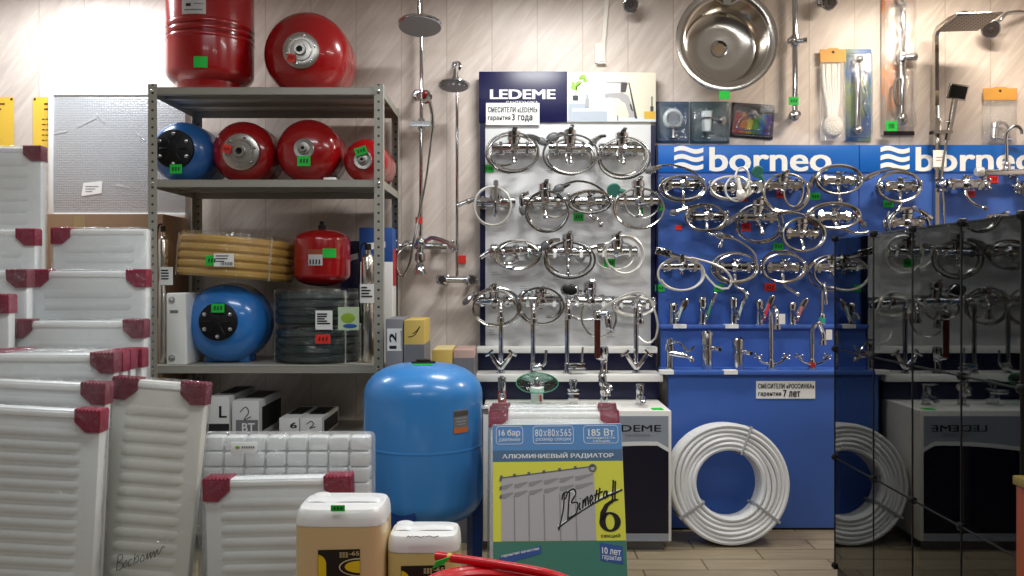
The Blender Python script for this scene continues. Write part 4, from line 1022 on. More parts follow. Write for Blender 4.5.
# ---- second blue board
mixer('cross-handle mixer with arched hand shower under the second wave emblem', 900, 186, 'cross', hoses=[ell(-2, 1, 21, 14.5, 2.2, 13, 17, 0, 61, .04), [(20, 0, 17), (10, -11, 19), (-8, -16, 20), (-24, -13, 19)]], hand=dict(a=(-23, -13, 19), b=(-34, -8, 18), r=3.5), spout=[(0, 4, 11), (0, 12, 13), (0, 18, 14), (-3, 23, 16)], bw=30, low=3)
mixer('lever mixer in a round hose coil just above the glass case top', 907, 222, hoses=[ell(0, 6, 20, 19, 1.6, 13, 17, 0, 62, .04), [(-20, 6, 17), (-22, -2, 18), (-20, -10, 18)]], hand=dict(a=(10, -12, 16), b=(18, -6, 16), style='stick', r=3), lev=13, bw=34)
mixer('cross-handle mixer without hose beside the flat shower riser', 966, 184, 'cross', spout=[(0, 4, 11), (-1, 10, 14), (1, 15, 15), (6, 20, 16), (14, 24, 18)], bw=36, low=3, group='bath mixers on the faucet boards')
mixer('lever mixer in a wide hose coil above the glass case at the right', 999, 226, hoses=[ell(0, 8, 26, 16, 2, 13, 17, 0, 64), [(24, 4, 17), (8, -10, 19), (-12, -10, 19)]], hand=dict(a=(-12, -10, 19), b=(-18, -4, 18), r=4), lev=12, bw=38)
mixer('cross-handle mixer cut by the right picture edge under the second lettering', 1040, 186, 'cross', bw=34, low=3, hoses=[ell(0, 4, 20, 12, 1.5, 13, 17, 0, 65)])

# ------------------------------------------------------------------ taps standing on the shelves
def tap_thing(name, label, px, Y, z, group):
    s = Y/F; x = XX(px, Y)
    t = thing(name, label, 'faucet', (x, Y, z), group)
    L = lambda u, v, d=0.: V((x+u*s, Y-d*s, z+v*s))            # here v runs upward from the shelf
    return t, L, s
def gooseneck(label, px, Y, z, h, style='vee', reach=26, m=None, r=2.5, tagw=False, swing=0., hand_m=None, group='tall kitchen taps', red=None):
    """upright kitchen tap whose arched spout comes toward the viewer"""
    t, L, s = tap_thing('kitchen_tap', label, px, Y, z, group)
    b = MB(); b.lathe([(4.4*s, 0), (4.4*s, 1.2*s), (3.4*s, 2*s), (3.2*s, 9*s), (2.6*s, 11*s)], L(0, 0), (0, 0, 1), 18); b.build('base', CHROME, t)
    q = lambda f, v: L(math.sin(swing)*f, v, math.cos(swing)*f)
    p = [q(0, 9), q(0, h*.6), q(0, h-9), q(3, h-3), q(8, h), q(reach*.6, h), q(reach-3, h-4), q(reach, h-11), q(reach, h-17)]
    MB().tube(smooth_path(p, 6), r*s, 12).build('spout', m or CHROME, t)
    MB().lathe([(r*s, 0), (r*1.4*s, .6*s), (r*1.5*s, 5*s), (r*1.2*s, 5.5*s)], q(reach, h-16), (0, 0, -1), 14).build('aerator', CHROME, t)
    if style == 'vee':
        for sg in (-1, 1):
            g = MB(); g.tube([L(0, 5, 1), L(sg*6, 13, 3), L(sg*10.5, 20, 4)], [2.6*s, 2.3*s, 1.8*s], 9)
            e = L(sg*11, 20.5, 4); g.tube([e+V((-sg*3*s, 0, 3.4*s)), e, e+V((sg*4.6*s, 0, -2.4*s))], [1.5*s, 1.8*s, 1.3*s], 8)
            g.build('handle', hand_m or CHROME, t)
    elif style == 'cross':
        for sg in (-1, 1):
            g = MB(); g.tube(smooth_path([L(0, 4, 1), L(sg*7, 6, 2), L(sg*12, 9, 3), L(sg*14, 13, 3)], 4), 1.6*s, 9)
            e = L(sg*14, 13, 3)
            for k in range(4):
                a = k*math.pi/2+.4; w = V((math.cos(a), math.sin(a)*.5, math.sin(a)*.6))
                g.tube([e, e+w*4.2*s], [1.2*s, 1*s], 6); g.ball(e+w*4.4*s, 1.3*s, nu=8, nv=6)
            g.build('cross_handle', hand_m or CHROME, t)
    elif style == 'side':
        g = MB(); g.lathe([(3.6*s, 0), (3.6*s, 8*s), (2.8*s, 9*s)], L(0, 6, 3), V((.9, -.3, .2)), 14)
        g.tube(smooth_path([L(9, 8, 5), L(12, 12, 6), L(13, 24, 7)], 4), 1.5*s, 8, flat=(1, .7)); g.build('handle', CHROME, t)
    elif style == 'box':
        g = MB(); a = L(1, 9, 10); g.box((a.x, a.y, a.z-4*s), (a.x+17*s, a.y+9*s, a.z+2*s), 1*s); g.tube([L(14, 12, 8), L(15, 27, 9)], [1.3*s, 1*s], 8); g.build('handle', CHROME, t)
    if tagw:
        c = q(reach+2, h-8); MB().box((c.x+1*s, c.y-.002, c.z-8*s), (c.x+7*s, c.y, c.z+2*s)).build('paper_tag', PAPER, t)
    if red: MB().lathe([(3.5*s, 2*s), (3.5*s, 7*s)], L(0, 0), (0, 0, 1), 18).build('sticker', red, t)
    return t
zs2 = Z_L2+.0005
KY = 4.57
hz_ = lambda py, Y=KY, z=zs2: (ZZ(py, Y)-z)/(Y/F)
gooseneck('tall kitchen tap with V-shaped side handles, leftmost on the white shelf', 501, KY, zs2, hz_(300), 'vee')
gooseneck('tall kitchen tap with curved side lever, second on the white shelf', 533, KY, zs2, hz_(301), 'side')
gooseneck('tall kitchen tap with square side block and thin lever on the white shelf', 567, KY, zs2, hz_(297), 'box')
gooseneck('tall kitchen tap with V-shaped side handles, rightmost on the white shelf', 636, KY, zs2, hz_(301), 'vee')
# brown column tap with a swivel head
t, L, s = tap_thing('kitchen_tap', 'kitchen tap with brown column and chrome swivel head on the white shelf', 603, KY, zs2, 'tall kitchen taps')
b = MB(); b.lathe([(4.6*s, 0), (4.6*s, 1*s), (3.9*s, 2*s), (3.9*s, 17*s), (4.6*s, 18*s), (4.6*s, 26*s), (3.2*s, 27*s)], L(1, 0), (0, 0, 1), 18); b.build('base', CHROME, t)
b = MB(); b.lathe([(3.1*s, 16*s), (3.1*s, 54*s)], L(-6, 0, 4), (0, 0, 1), 16); b.build('column', mat('brown_enamel', (70, 26, 18), .3), t)
MB().tube([L(-6, 17, 4), L(0, 15, 1)], 2.6*s, 10).build('bracket', CHROME, t)
b = MB(); b.lathe([(3.6*s, 54*s), (4.4*s, 55*s), (4.4*s, 62*s), (3*s, 64*s)], L(-6, 0, 4), (0, 0, 1), 16); b.tube([L(-6, 60, 4), L(3, 60, 7), L(4, 55, 8)], [3*s, 3*s, 2.6*s], 10)
b.lathe([(3*s, 0), (3.6*s, 1*s), (3.6*s, 11*s), (2.6*s, 13*s)], L(4, 58, 8), (0.1, 0, -1), 14); b.build('swivel_head', CHROME, t)

def basin(label, px, Y, z, h, style, group, **k):
    t, L, s = tap_thing('basin_tap', label, px, Y, z, group)
    if style == 'flare':                                        # slim body with slanted lever rising to the right
        b = MB(); b.lathe([(5*s, 0), (5*s, 1*s), (3.9*s, 1.6*s), (4.2*s, h*.55*s), (4.7*s, h*.75*s), (3.8*s, h*.84*s), (1*s, h*.87*s)], L(-2.5, 0), (0, 0, 1), 18)
        b.tube(smooth_path([L(-2.5, h*.5, 1), L(-3, h*.42, 10), L(-3, h*.3, 17), L(-3, h*.22, 18)], 4), [2.7*s]*6+[2.2*s]*7, 10, flat=(1, .8)); b.build('body', CHROME, t)
        g = MB(); g.tube(smooth_path([L(-1, h*.2, 4), L(4, h*.55, 5), L(9, h*.93, 6)], 4), [2*s]*5+[2.6*s]*4, 9, flat=(1.2, .8)); g.ball(L(9.5, h*.95, 6), 2.2*s, (1, .8, 1)); g.build('lever_handle', CHROME, t)
        if k.get('strip'): MB().tube([L(0, h*.15, 6.5), L(5, h*.7, 7.2)], [1.2*s, 1.2*s], 6, flat=(.4, 1)).build('sticker', k['strip'], t)
    elif style == 'column':
        b = MB(); b.lathe([(5.2*s, 0), (5.2*s, .8*s), (5.4*s, 1.2*s), (5.4*s, h*.53*s), (4.4*s, h*.55*s), (4.4*s, h*.62*s), (5.6*s, h*.64*s), (5.8*s, h*.95*s), (4.6*s, h*s)], L(0, 0), (0, 0, 1), 22); b.build('body', k.get('m', CHROMED), t)
        g = MB(); g.lathe([(2.6*s, 0), (2.6*s, 13*s), (2.3*s, 14*s)], L(2, h*.56, 1), V((.55, -.85, -.05)), 14); sp = g.build('spout', CHROME, t)
        p = L(2, h*.56, 1)+V((.55, -.85, -.05)).normalized()*14*s; MB().lathe([(2*s, 0), (2*s, .4*s)], p, V((.55, -.85, -.05)), 12).build('aerator', BLACK, sp)
        g = MB(); g.tube([L(0, h*.97, 3), L(0, h*1.02, 10)], [2*s, 1.4*s], 8, flat=(.6, 1.2)); g.build('lever_handle', CHROME, t)
    elif style == 'sidespout':
        b = MB(); b.lathe([(4.6*s, 0), (4.6*s, 1*s), (3.6*s, 2*s), (3.4*s, h*.5*s), (4.6*s, h*.62*s), (4.4*s, h*.8*s), (3.2*s, h*.84*s), (3.4*s, h*.97*s), (2*s, h*s)], L(-2, 0), (0, 0, 1), 18)
        b.tube(smooth_path([L(-2, h*.52, 1), L(6, h*.48, 5), L(13, h*.44, 9), L(17, h*.36, 11), L(17.5, h*.28, 11)], 4), [3.4*s]*8+[2.4*s]*9, 10); b.build('body', CHROME, t)
        g = MB(); g.tube(smooth_path([L(-2, h*.86, 2), L(6, h*.86, 9), L(14, h*.6, 12), L(19, h*.78, 13)], 4), 1.3*s, 8); g.build('lever_handle', CHROME, t)
    elif style == 'block':                                      # low tap with a chunky lever
        b = MB(); b.lathe([(4.6*s, 0), (4.6*s, 1*s), (4*s, 1.6*s), (4*s, h*.55*s), (4.4*s, h*.62*s), (4.4*s, h*.86*s), (3.4*s, h*.9*s)], L(0, 0), (0, 0, 1), 20)
        b.tube(smooth_path([L(0, h*.42, 2), L(0, h*.4, 12), L(0, h*.3, 20), L(0, h*.24, 21)], 4), [3.2*s]*7+[2.6*s]*6, 12, flat=(.8, 1.1)); b.build('body', CHROME, t)
        g = MB(); g.lathe([(3.6*s, h*.88*s), (4.4*s, h*.9*s), (4.2*s, h*.98*s), (2*s, h*s)], L(0, 0), (0, 0, 1), 18)
        g.tube([L(0, h*.96, 3), L(0, h*1.02, 12), L(0, h*1.1, 19)], [2.4*s, 2*s, 1.6*s], 8, flat=(.5, 1.3)); g.build('lever_handle', CHROME, t)
        if k.get('sticker'): MB().lathe([(4.15*s, h*.1*s), (4.15*s, h*.5*s)], L(0, 0), (0, 0, 1), 20).build('sticker', k['sticker'], t)
    elif style == 'twist':
        b = MB(); b.lathe([(4.6*s, 0), (4.6*s, 1*s), (3.8*s, 1.6*s), (4.2*s, h*.4*s), (3.4*s, h*.5*s)], L(0, 0), (0, 0, 1), 20)
        b.tube(smooth_path([L(0, h*.3, 1), L(-2, h*.5, 8), L(2, h*.48, 14), L(2, h*.36, 16)], 4), 3*s, 10); b.ball(L(2, h*.56, 2), 5.2*s, (1, .9, .7)); b.build('body', CHROME, t)
        g = MB(); g.lathe([(3.4*s, 0), (4.2*s, 2*s), (4.2*s, 10*s), (3*s, 12*s)], L(-1, h*.6, 1), V((-.1, 0, 1)), 16); g.tube([L(-2, h*.72, 2), L(6, h*.6, 8), L(7, h*.5, 9)], [1.8*s, 1.8*s, 1.2*s], 8); g.build('lever_handle', CHROME, t)
    elif style == 'slab':
        b = MB(); a = L(-5, 0, 4); b.box((a.x, a.y, a.z), (a.x+10*s, a.y+9*s, a.z+h*.6*s), 1*s); a = L(-6.5, h*.5, 16); b.box((a.x, a.y, a.z), (a.x+12*s, a.y+20*s, a.z+4*s), 1.2*s); b.build('body', CHROME, t)
        g = MB(); g.lathe([(3.6*s, h*.66*s), (3.6*s, h*.9*s), (3*s, h*.95*s)], L(0, 0), (0, 0, 1), 16); a = L(-4, h*.92, 5); g.box((a.x, a.y, a.z), (a.x+8*s, a.y+10*s, a.z+2.4*s), .6*s); g.build('lever_handle', CHROME, t)
    return t
zc = Z_L3+.0005; CYY = 4.36
hc = lambda py: (ZZ(py, CYY)-zc)/(CYY/F)
G6 = 'basin taps on the white cabinet top'
basin('chrome basin tap with red sticker at the left of the cabinet top', 502, CYY, zc, hc(377), 'block', G6, sticker=mat('red_sticker', (196, 40, 40), .5))
t, L, s = tap_thing('basin_tap', 'waterfall basin tap with round clear glass dish on the cabinet top', 537, CYY, zc, G6)
b = MB(); a = L(-6, 0, 5); b.box((a.x, a.y, a.z), (a.x+12*s, a.y+11*s, a.z+15*s), 1*s); b.lathe([(5.2*s, 14*s), (5.6*s, 15*s), (7*s, 19*s), (6*s, 20.5*s), (4*s, 20.8*s)], L(0, 0, 2), V((0, -.32, 1)), 20); b.build('body', WHITE, t)
ax = V((0, -.40, 1)).normalized(); o = L(0, 20, 4)
b = MB(); b.lathe([(3*s, -.6*s), (14*s, .4*s), (20.5*s, 2.2*s), (21*s, 3*s), (14*s, 1.6*s), (3*s, .8*s)], o, ax, 40, close=False); b.build('glass_dish', GLASSG, t)
MB().ring(o+ax*2.6*s, ax, 20.9*s, .5*s, 40).build('dish_rim', mat('green_glass_edge', (60, 140, 110), .15), t)
MB().lathe([(7.4*s, 1.2*s), (7.4*s, 2.2*s), (3*s, 3*s), (2.8*s, 8*s), (1.5*s, 9*s)], o, ax, 24).build('hub', CHROME, t)
MB().tube([L(3.5, 4, 6), L(3.5, 10, 6)], .9*s, 6).build('red_mark', mat('red_sticker', (196, 40, 40), .5), t)
basin('chrome basin tap with flat slab spout in the middle of the cabinet top', 573, CYY, zc, hc(380), 'slab', G6)
basin('chrome basin tap with twisted bulky handle on the cabinet top', 604, CYY, zc, hc(373), 'twist', G6)
basin('small chrome basin tap at the right of the cabinet top', 640, CYY, zc, hc(384), 'block', G6)
# blue stand, upper shelf
zb = Z_B1+.0005; YA = 4.725
ha = lambda py: (ZZ(py, YA)-zb)/(YA/F)
GA = 'slim basin taps on the upper blue shelf'
basin('slim basin tap with pale slanted lever, leftmost on the upper blue shelf', 676, YA, zb, ha(299), 'flare', GA, strip=mat('pale_strip', (180, 205, 205), .4))
basin('slim basin tap with green-tinted lever, second on the upper blue shelf', 705, YA, zb, ha(292), 'flare', GA, strip=mat('green_strip', (70, 150, 120), .4))
basin('slim basin tap with pale lever, third on the upper blue shelf', 736, YA, zb, ha(292), 'flare', GA, strip=mat('pale_strip', (180, 205, 205), .4))
basin('slim basin tap with red stickers, fourth on the upper blue shelf', 762, YA, zb, ha(295), 'flare', GA, strip=mat('pink_strip', (210, 50, 80), .4))
basin('slim basin tap with long slanted handle, fifth on the upper blue shelf', 795, YA, zb, ha(298), 'flare', GA, strip=mat('rose_strip', (190, 110, 110), .4))
g = gooseneck('thin tall tap with teal sleeve at the right of the upper blue shelf', 822, YA, zb, ha(283), 'none', 10, r=1.4, group='slim basin taps on the upper blue shelf', red=mat('teal_sleeve', (50, 170, 140), .4))
basin('slim basin tap behind the glass case edge on the upper blue shelf', 850, YA, zb, ha(298), 'flare', GA)
# blue stand, lower shelf
zb2 = Z_B2+.0005; YC_ = 4.58
hb = lambda py: (ZZ(py, YC_)-zb2)/(YC_/F)
GB = 'taps on the lower blue shelf'
basin('basin tap with spout turned right, leftmost on the lower blue shelf', 672, YC_, zb2, hb(338), 'sidespout', GB)
basin('tall column basin tap, second on the lower blue shelf', 707, YC_, zb2, hb(331), 'column', GB)
basin('shorter column basin tap, third on the lower blue shelf', 738, YC_, zb2, hb(338), 'column', GB)
gooseneck('kitchen tap with cross handles and white tag on the lower blue shelf', 771, YC_, zb2, hb(307), 'cross', 20, tagw=True, group='kitchen taps on the lower blue shelf')
gooseneck('kitchen tap with red cross handles and bent neck on the lower blue shelf', 812, YC_, zb2, hb(323), 'cross', 12, tagw=True, swing=.7, hand_m=None, group='kitchen taps on the lower blue shelf', red=mat('red_sticker', (196, 40, 40), .5))
# ------------------------------------------------------------------ things hung on the wall
WF = WALLY-.002
def Lw(Y=WF):
    return lambda px, py, d=0.: W(px, py, Y-d)
# first shower column
t = thing('shower_column', 'chrome shower column with large round rain head left of the white stand', 'shower', W(420, 245, 4.83), 'shower columns')
P = lambda px, py, Y: W(px, py, Y)
YR = 4.77
b = MB(); b.tube([P(420.5, 240, YR), P(421, 190, YR), P(421.5, 100, YR), P(421.5, 40, YR), P(420.5, -40, YR)], .0115, 12)
b.tube(smooth_path([P(420.5, -40, YR), P(420.3, -52, YR-.03), P(420, -58, YR-.12), P(419, -52, 4.53), P(419, -30, 4.5), P(419, 18, 4.5)], 6), .0105, 12)
b.build('riser_pipe', CHROME, t)
hc_ = P(420, 26, 4.5); rr = .118
b = MB(); b.lathe([(rr*.2, .03), (rr*.9, .016), (rr, .010), (rr, .0), (rr*.97, -.004)], hc_, (0, .2, 1), 40); hd = b.build('rain_head', CHROME, t)
MB().lathe([(rr*.94, -.007), (rr*.94, -.003)], hc_, (0, .2, 1), 40).build('spray_face', mat('grey_nozzles', (140, 142, 146), .5), hd)
MB().lathe([(.02, .0), (.02, .02), (.013, .035)], hc_+V((0, 0, .02)), (0, 0, 1), 14).build('swivel_joint', CHROME, t)
# holder, hand shower, wall bracket
b = MB(); b.cyl(P(418, 95, 4.85), P(418, 95, 4.76), .014, n=14); b.lathe([(.03, 0), (.03, .006), (.02, .014)], P(418, 95, 4.849), (0, -1, 0), 18); b.ball(P(420, 96, 4.75), .026, (1, 1, .9)); b.build('wall_bracket', CHROME, t)
b = MB(); b.box(P(411, 127, 4.735), P(433, 121, 4.705), .006); b.cyl(P(421.5, 119, YR), P(421.5, 130, YR), .021, n=14); b.tube([P(421, 124, YR), P(421, 124, 4.72)], .012, 8); b.build('slider', CHROME, t)
b = MB(); b.tube(smooth_path([P(433, 128, 4.7), P(432, 112, 4.69), P(429, 99, 4.67)], 6), .011, 10); b.lathe([(.012, -.008), (.036, .004), (.038, .016), (.03, .02)], P(427.5, 97, 4.665), V((-.5, -.75, -.1)), 20); b.build('hand_shower', CHROME, t)
MB().tube(smooth_path([P(433, 128, 4.7), P(430, 150, 4.71), P(426, 180, 4.72), P(419, 215, 4.72), P(414, 240, 4.71), P(410, 262, 4.71), P(403, 276, 4.71), P(397, 270, 4.71), P(398, 255, 4.71), P(406, 247, 4.73), P(414, 246, 4.75)], 8), .0068, 8).build('shower_hose', HOSE, t)
b = MB(); b.cyl(P(403, 246, 4.76), P(447, 246, 4.76), .02, n=16); b.ball(P(420.5, 243, 4.75), .034, (1, 1, 1.1))
for px in (408, 437): b.lathe([(.036, 0), (.034, .008), (.022, .02), (.014, .024), (.014, .09)], P(px, 246, 4.849), (0, -1, 0), 18)
b.build('mixer_body', CHROME, t)
MB().tube(smooth_path([P(424, 242, 4.74), P(432, 238, 4.70), P(444, 241, 4.66), P(454, 247, 4.63), P(456, 250, 4.62)], 6), .013, 10, flat=(1, .8)).build('spout', CHROME, t)
b = MB(); b.lathe([(.02, 0), (.02, .03), (.03, .04), (.03, .075), (.018, .09), (.03, .115), (.036, .15), (.03, .155)], P(420, 247, 4.745), (0, 0, -1), 16); b.build('diverter', CHROME, t)
for sg, px in ((-1, 402), (1, 448)):
    h = MB(); e = P(px, 246, 4.76); h.lathe([(.014, 0), (.02, .01), (.018, .03)], e, (sg, 0, 0), 12)
    for k in range(4):
        a = k*math.pi/2+.7; q = V((sg*.01, math.cos(a)*.034, math.sin(a)*.034)); m_ = e+V((sg*.018, 0, 0)); h.tube([m_, m_+q], [.008, .006], 7); h.ball(m_+q, .0095, nu=8, nv=6)
    h.build('cross_handle', CHROME, t)
price(t, 419, 220.5, 4.745, 7, 7, REDTAG, marks=False)
# second shower column
t = thing('shower_column', 'slim chrome shower column with small round head beside the white stand', 'shower', W(457, 279, 4.83), 'shower columns')
b = MB(); b.tube([P(457, 278, 4.76), P(457, 180, 4.76), P(457, 66, 4.76)], .0085, 10); b.build('riser_pipe', CHROME, t)
b = MB(); b.cyl(P(456, 66, 4.849), P(456, 66, 4.74), .012, n=12); b.lathe([(.028, 0), (.028, .006), (.016, .016)], P(457, 66, 4.849), (0, -1, 0), 18); b.lathe([(.016, 0), (.018, .02), (.018, .05), (.012, .055)], P(455, 72, 4.73), (0, 0, 1), 12)
b.tube(smooth_path([P(456, 66, 4.74), P(455, 70, 4.66), P(454.5, 80, 4.6)], 5), .012, 10); b.build('wall_bracket', CHROME, t)
hc_ = P(454, 86, 4.6); rr = .086
b = MB(); b.lathe([(.014, .05), (.02, .034), (rr*.8, .016), (rr, .006), (rr, 0)], hc_, (0, .2, 1), 30); hd = b.build('rain_head', CHROME, t)
b = MB(); b.lathe([(rr*.9, -.003), (rr*.9, .001)], hc_, (0, .2, 1), 30)
for k in range(12): b.lathe([(.007, -.008), (.007, 0)], hc_+V((rr*.72*math.cos(k*math.pi/6), rr*.72*math.sin(k*math.pi/6), 0)), (0, 0, 1), 6)
b.build('spray_face', mat('grey_nozzles', (140, 142, 146), .5), hd)
b = MB(); b.cyl(P(441, 279.5, 4.75), P(473, 279.5, 4.75), .019, n=16)
for px in (445, 470): b.lathe([(.03, 0), (.03, .006), (.014, .012), (.014, .1)], P(px, 279.5, 4.849), (0, -1, 0), 16)
b.build('mixer_body', CHROME, t)
for sg, px in ((-1, 442), (1, 472)):
    h = MB(); h.lathe([(.022, -.005), (.027, 0), (.027, .024), (.02, .032)], P(px, 279.5, 4.75), (sg, 0, 0), 16); h.lathe([(.02, 0), (.026, .01), (.02, .016)], P(px, 279.5, 4.735), (0, -1, 0), 14); h.build('knob', CHROME, t)
price(t, 462, 259.5, 4.84, 8, 8, REDTAG, marks=False)

# cable duct with a socket box
t = thing('cable_duct', 'white plastic cable duct running down to a small box above the stand picture', 'cable duct', W(600, 64, 4.84))
b = MB(); fr = lambda x, z, k: V((XX(x, 4.85), 4.848-k, ZZ(z, 4.85)))
b.prism([(608, -40), (612, -40), (603.5, 62), (599.5, 62)], fr, .018); b.build('duct', mat('duct_white', (232, 226, 214), .45), t)
MB().box(P(594.5, 63, 4.848), P(605.5, 43, 4.836), .004).build('socket_box', mat('duct_white', (232, 226, 214), .45), t)
MB().box(P(596, 64.5, 4.848), P(606, 62, 4.82), .003).build('cap', PAPER, t)

# round wall shower heads near the top
def wall_rose(label, px, py, r, tilt, arm=None):
    c = W(px, py, 4.74); t = thing('shower_head', label, 'shower head', W(px, py, 4.848), 'small wall shower heads')
    ax = V(tilt).normalized()
    b = MB(); b.lathe([(.018, -.075), (.022, -.045), (r*.75, -.02), (r, -.004), (r, .01), (r*.88, .014)], c, ax, 26); hd = b.build('head', CHROME, t)
    b = MB(); b.lathe([(r*.84, .0135), (r*.8, .018), (r*.3, .016), (r*.2, .022)], c, ax, 26); b.build('spray_face', mat('dark_nozzles', (58, 52, 50), .4), hd)
    b = MB(); b.tube(smooth_path([c-ax*.06, c-ax*.085, V((c.x, 4.80, c.z+.03)), V((c.x, 4.849, c.z+.035))] if not arm else [c-ax*.06]+arm, 5), .011, 10)
    e = V((c.x, 4.849, c.z+.035)) if not arm else arm[-1]
    b.lathe([(.03, 0), (.03, .005), (.016, .012)], e, (0, -1, 0), 16); b.build('arm', CHROME, t)
wall_rose('small round shower head on the wall above the stand picture', 631, 5, .046, (-.05, -1, -.3))
wall_rose('small round shower head on the wall right of the slide rail', 829, 2, .046, (.1, -1, -.4))
wall_rose('round shower head on a curved arm behind the square rain head', 991, 29, .05, (-.45, -.75, -.5), [W(1000, 20, 4.72), W(1006, 14, 4.73), W(1018, 12, 4.76), W(1032, 13, 4.849)])

# round steel sink hung on the wall
def sink():
    YS = 4.66; c = W(727, 40, YS); rr = 51.5*YS/F
    t = thing('round_sink', 'round polished steel sink hung on the wall above the blue stand', 'sink', W(727, 92, YS))
    pr = [(rr, .012), (rr, 0), (rr*.985, -.006), (rr*.93, -.007), (rr*.84, -.003), (rr*.81, .004), (rr*.79, .03), (rr*.745, .14), (rr*.715, .165), (rr*.64, .178), (rr*.4, .18), (rr*.15, .183)]
    bk = [(rr*.15, .186), (rr*.64, .184), (rr*.74, .17), (rr*.77, .14), (rr*.82, .03), (rr*.86, .012), (rr, .012)]
    MB().lathe(pr+bk, c, (0, 1, 0), 64, close=False).build('bowl', mat('polished_steel', (206, 200, 192), .16, 1., bump=.02, bscale=30, bstretch=(1, 10, 1)), t)
    d = c+V((0, .178, 0)); b = MB(); b.lathe([(rr*.17, .006), (rr*.17, 0), (rr*.155, -.003), (rr*.115, .0), (rr*.11, .005)], d, (0, 1, 0), 28, close=False); dr = b.build('drain_ring', CHROME, t)
    MB().lathe([(rr*.112, .003), (rr*.112, .006)], d, (0, 1, 0), 24).build('drain_opening', mat('drain_tan', (150, 128, 100), .6), dr)
    b = MB()
    b.lathe([(.022, 0), (.022, .003)], W(727, 1, YS-.008), (0, -1, 0), 20); b.tube(smooth_path([W(716, 0, YS-.008), W(721, 3, YS-.009), W(727, 5, YS-.009), W(733, 3, YS-.009), W(738, 0, YS-.008)], 5), .004, 6)
    b.build('tap_ledge', CHROMED, t)
    return t
sink()
# slide rail
def slide_rail(label, px, y0, y1, clampy, Y=4.79, tagpy=None):
    t = thing('slide_rail', label, 'shower rail', W(px, y1, 4.848), 'slide rails')
    b = MB(); b.tube([W(px, y0, Y), W(px, y1, Y)], .016, 12); b.build('rail', CHROME, t)
    for py in (y0+1, y1-1):
        m = MB(); m.lathe([(.026, 0), (.026, .012), (.019, .018), (.019, .062)], W(px-1, py, 4.849), (0, -1, 0), 16); m.ball(W(px-1, py, Y-.004), .03, (1, .9, 1.1)); m.build('end_bracket', CHROME, t)
    m = MB(); m.lathe([(.02, -.032), (.025, -.028), (.025, .028), (.02, .032)], W(px, clampy, Y), (0, 0, 1), 16); m.tube([W(px, clampy, Y-.015), W(px+6, clampy, Y-.04), W(px+12, clampy-1, Y-.05)], [.016, .013, .016], 12); m.lathe([(.018, -.012), (.022, 0), (.018, .022)], W(px-3, clampy, Y-.01), (-1, 0, 0), 12); m.build('slider', CHROME, t)
    return t
t = slide_rail('chrome slide rail on the bare wall right of the round sink', 795, -30, 117, 41)
price(t, 793.5, 101, 4.772, 10, 8)
st = [o for o in C.objects if o.name.startswith('round_sink')][0]
MB().box(W(719, 99, 4.655), W(730, 91, 4.653)).build('price_tag', GREEN, st)

# blister packs hung on the wall
def pack_mat(name, cols, scale=5.):
    """colourful print: soft diagonal bands"""
    m = bpy.data.materials.new(name); m.use_nodes = True; nt = m.node_tree; b = nt.nodes['Principled BSDF']
    tc = nt.nodes.new('ShaderNodeTexCoord'); sp = nt.nodes.new('ShaderNodeMapping'); sp.inputs['Rotation'].default_value = (0, R(35), 0); sp.inputs['Scale'].default_value = (scale,)*3
    nt.links.new(tc.outputs['Object'], sp.inputs[0])
    n = nt.nodes.new('ShaderNodeTexNoise'); n.inputs['Scale'].default_value = 1.2; n.inputs['Detail'].default_value = 2; nt.links.new(sp.outputs[0], n.inputs['Vector'])
    cr = nt.nodes.new('ShaderNodeValToRGB'); e = cr.color_ramp.elements
    while len(e) < len(cols): e.new(.5)
    for i, c in enumerate(cols): e[i].position = .3+.4*i/(len(cols)-1); e[i].color = lin(c)+(1,)
    nt.links.new(n.outputs[0], cr.inputs[0]); nt.links.new(cr.outputs[0], b.inputs['Base Color']); b.inputs['Roughness'].default_value = .35
    return m
def pack(label, px0, px1, py0, py1, m, ang=0., group=None, d=.05):
    Y = 4.80; c = W((px0+px1)/2, (py0+py1)/2, Y); s = Y/F
    t = thing('blister_pack', label, 'blister pack', V((c.x, 4.845, c.z-(py1-py0)/2*s)), group, (0, ang, 0))
    w, h = (px1-px0)*s/2, (py1-py0)*s/2
    MB().box((-w, -.003, 0), (w, 0, 2*h), .0012).build('backing_card', m, t, local=True)
    f = MB(); f.box((-w*.93, -d, h*.08), (w*.93, -.004, h*1.9), .018, 3); f.build('blister', CLEARP, t, local=True)
    # local plotting frame: px offsets from the centre
    return t, (lambda u, v, k=.02: V((u*s, -k, h-v*s))), s
P1 = pack_mat('pack_blue', [(34, 62, 96), (64, 92, 124), (44, 66, 84)], 6)
t, L, s = pack('blue blister pack with small round glass dish, left under the sink', 657, 690.5, 100, 141.5, P1)
b = MB(); b.lathe([(9.5*s, 0), (10.2*s, .006), (8*s, .02), (7*s, .022)], L(0, -3, .012), (0, -1, 0), 28, close=False); b.build('dish', mat('frosted_glass', (200, 210, 214), .25), t, local=True)
b = MB(); b.lathe([(4*s, 0), (4*s, 2*s), (2*s, 3*s), (2*s, 9*s), (4.2*s, 10*s), (4.2*s, 12*s)], L(0, 17, .03), (0, 0, 1), 14); b.build('holder', CHROME, t, local=True)
P2 = pack_mat('pack_teal', [(44, 62, 84), (50, 84, 92), (70, 70, 90)], 6)
t, L, s = pack('blue-green blister pack with glass and chrome holder, middle under the sink', 691.5, 731, 100, 142, P2)
b = MB(); b.lathe([(4.4*s, 0), (5.6*s, 20*s), (5*s, 20*s), (4*s, 1*s)], L(-4, 10, .028), (0, 0, 1), 20, close=False); b.build('tumbler', mat('frosted_glass', (200, 210, 214), .25), t, local=True)
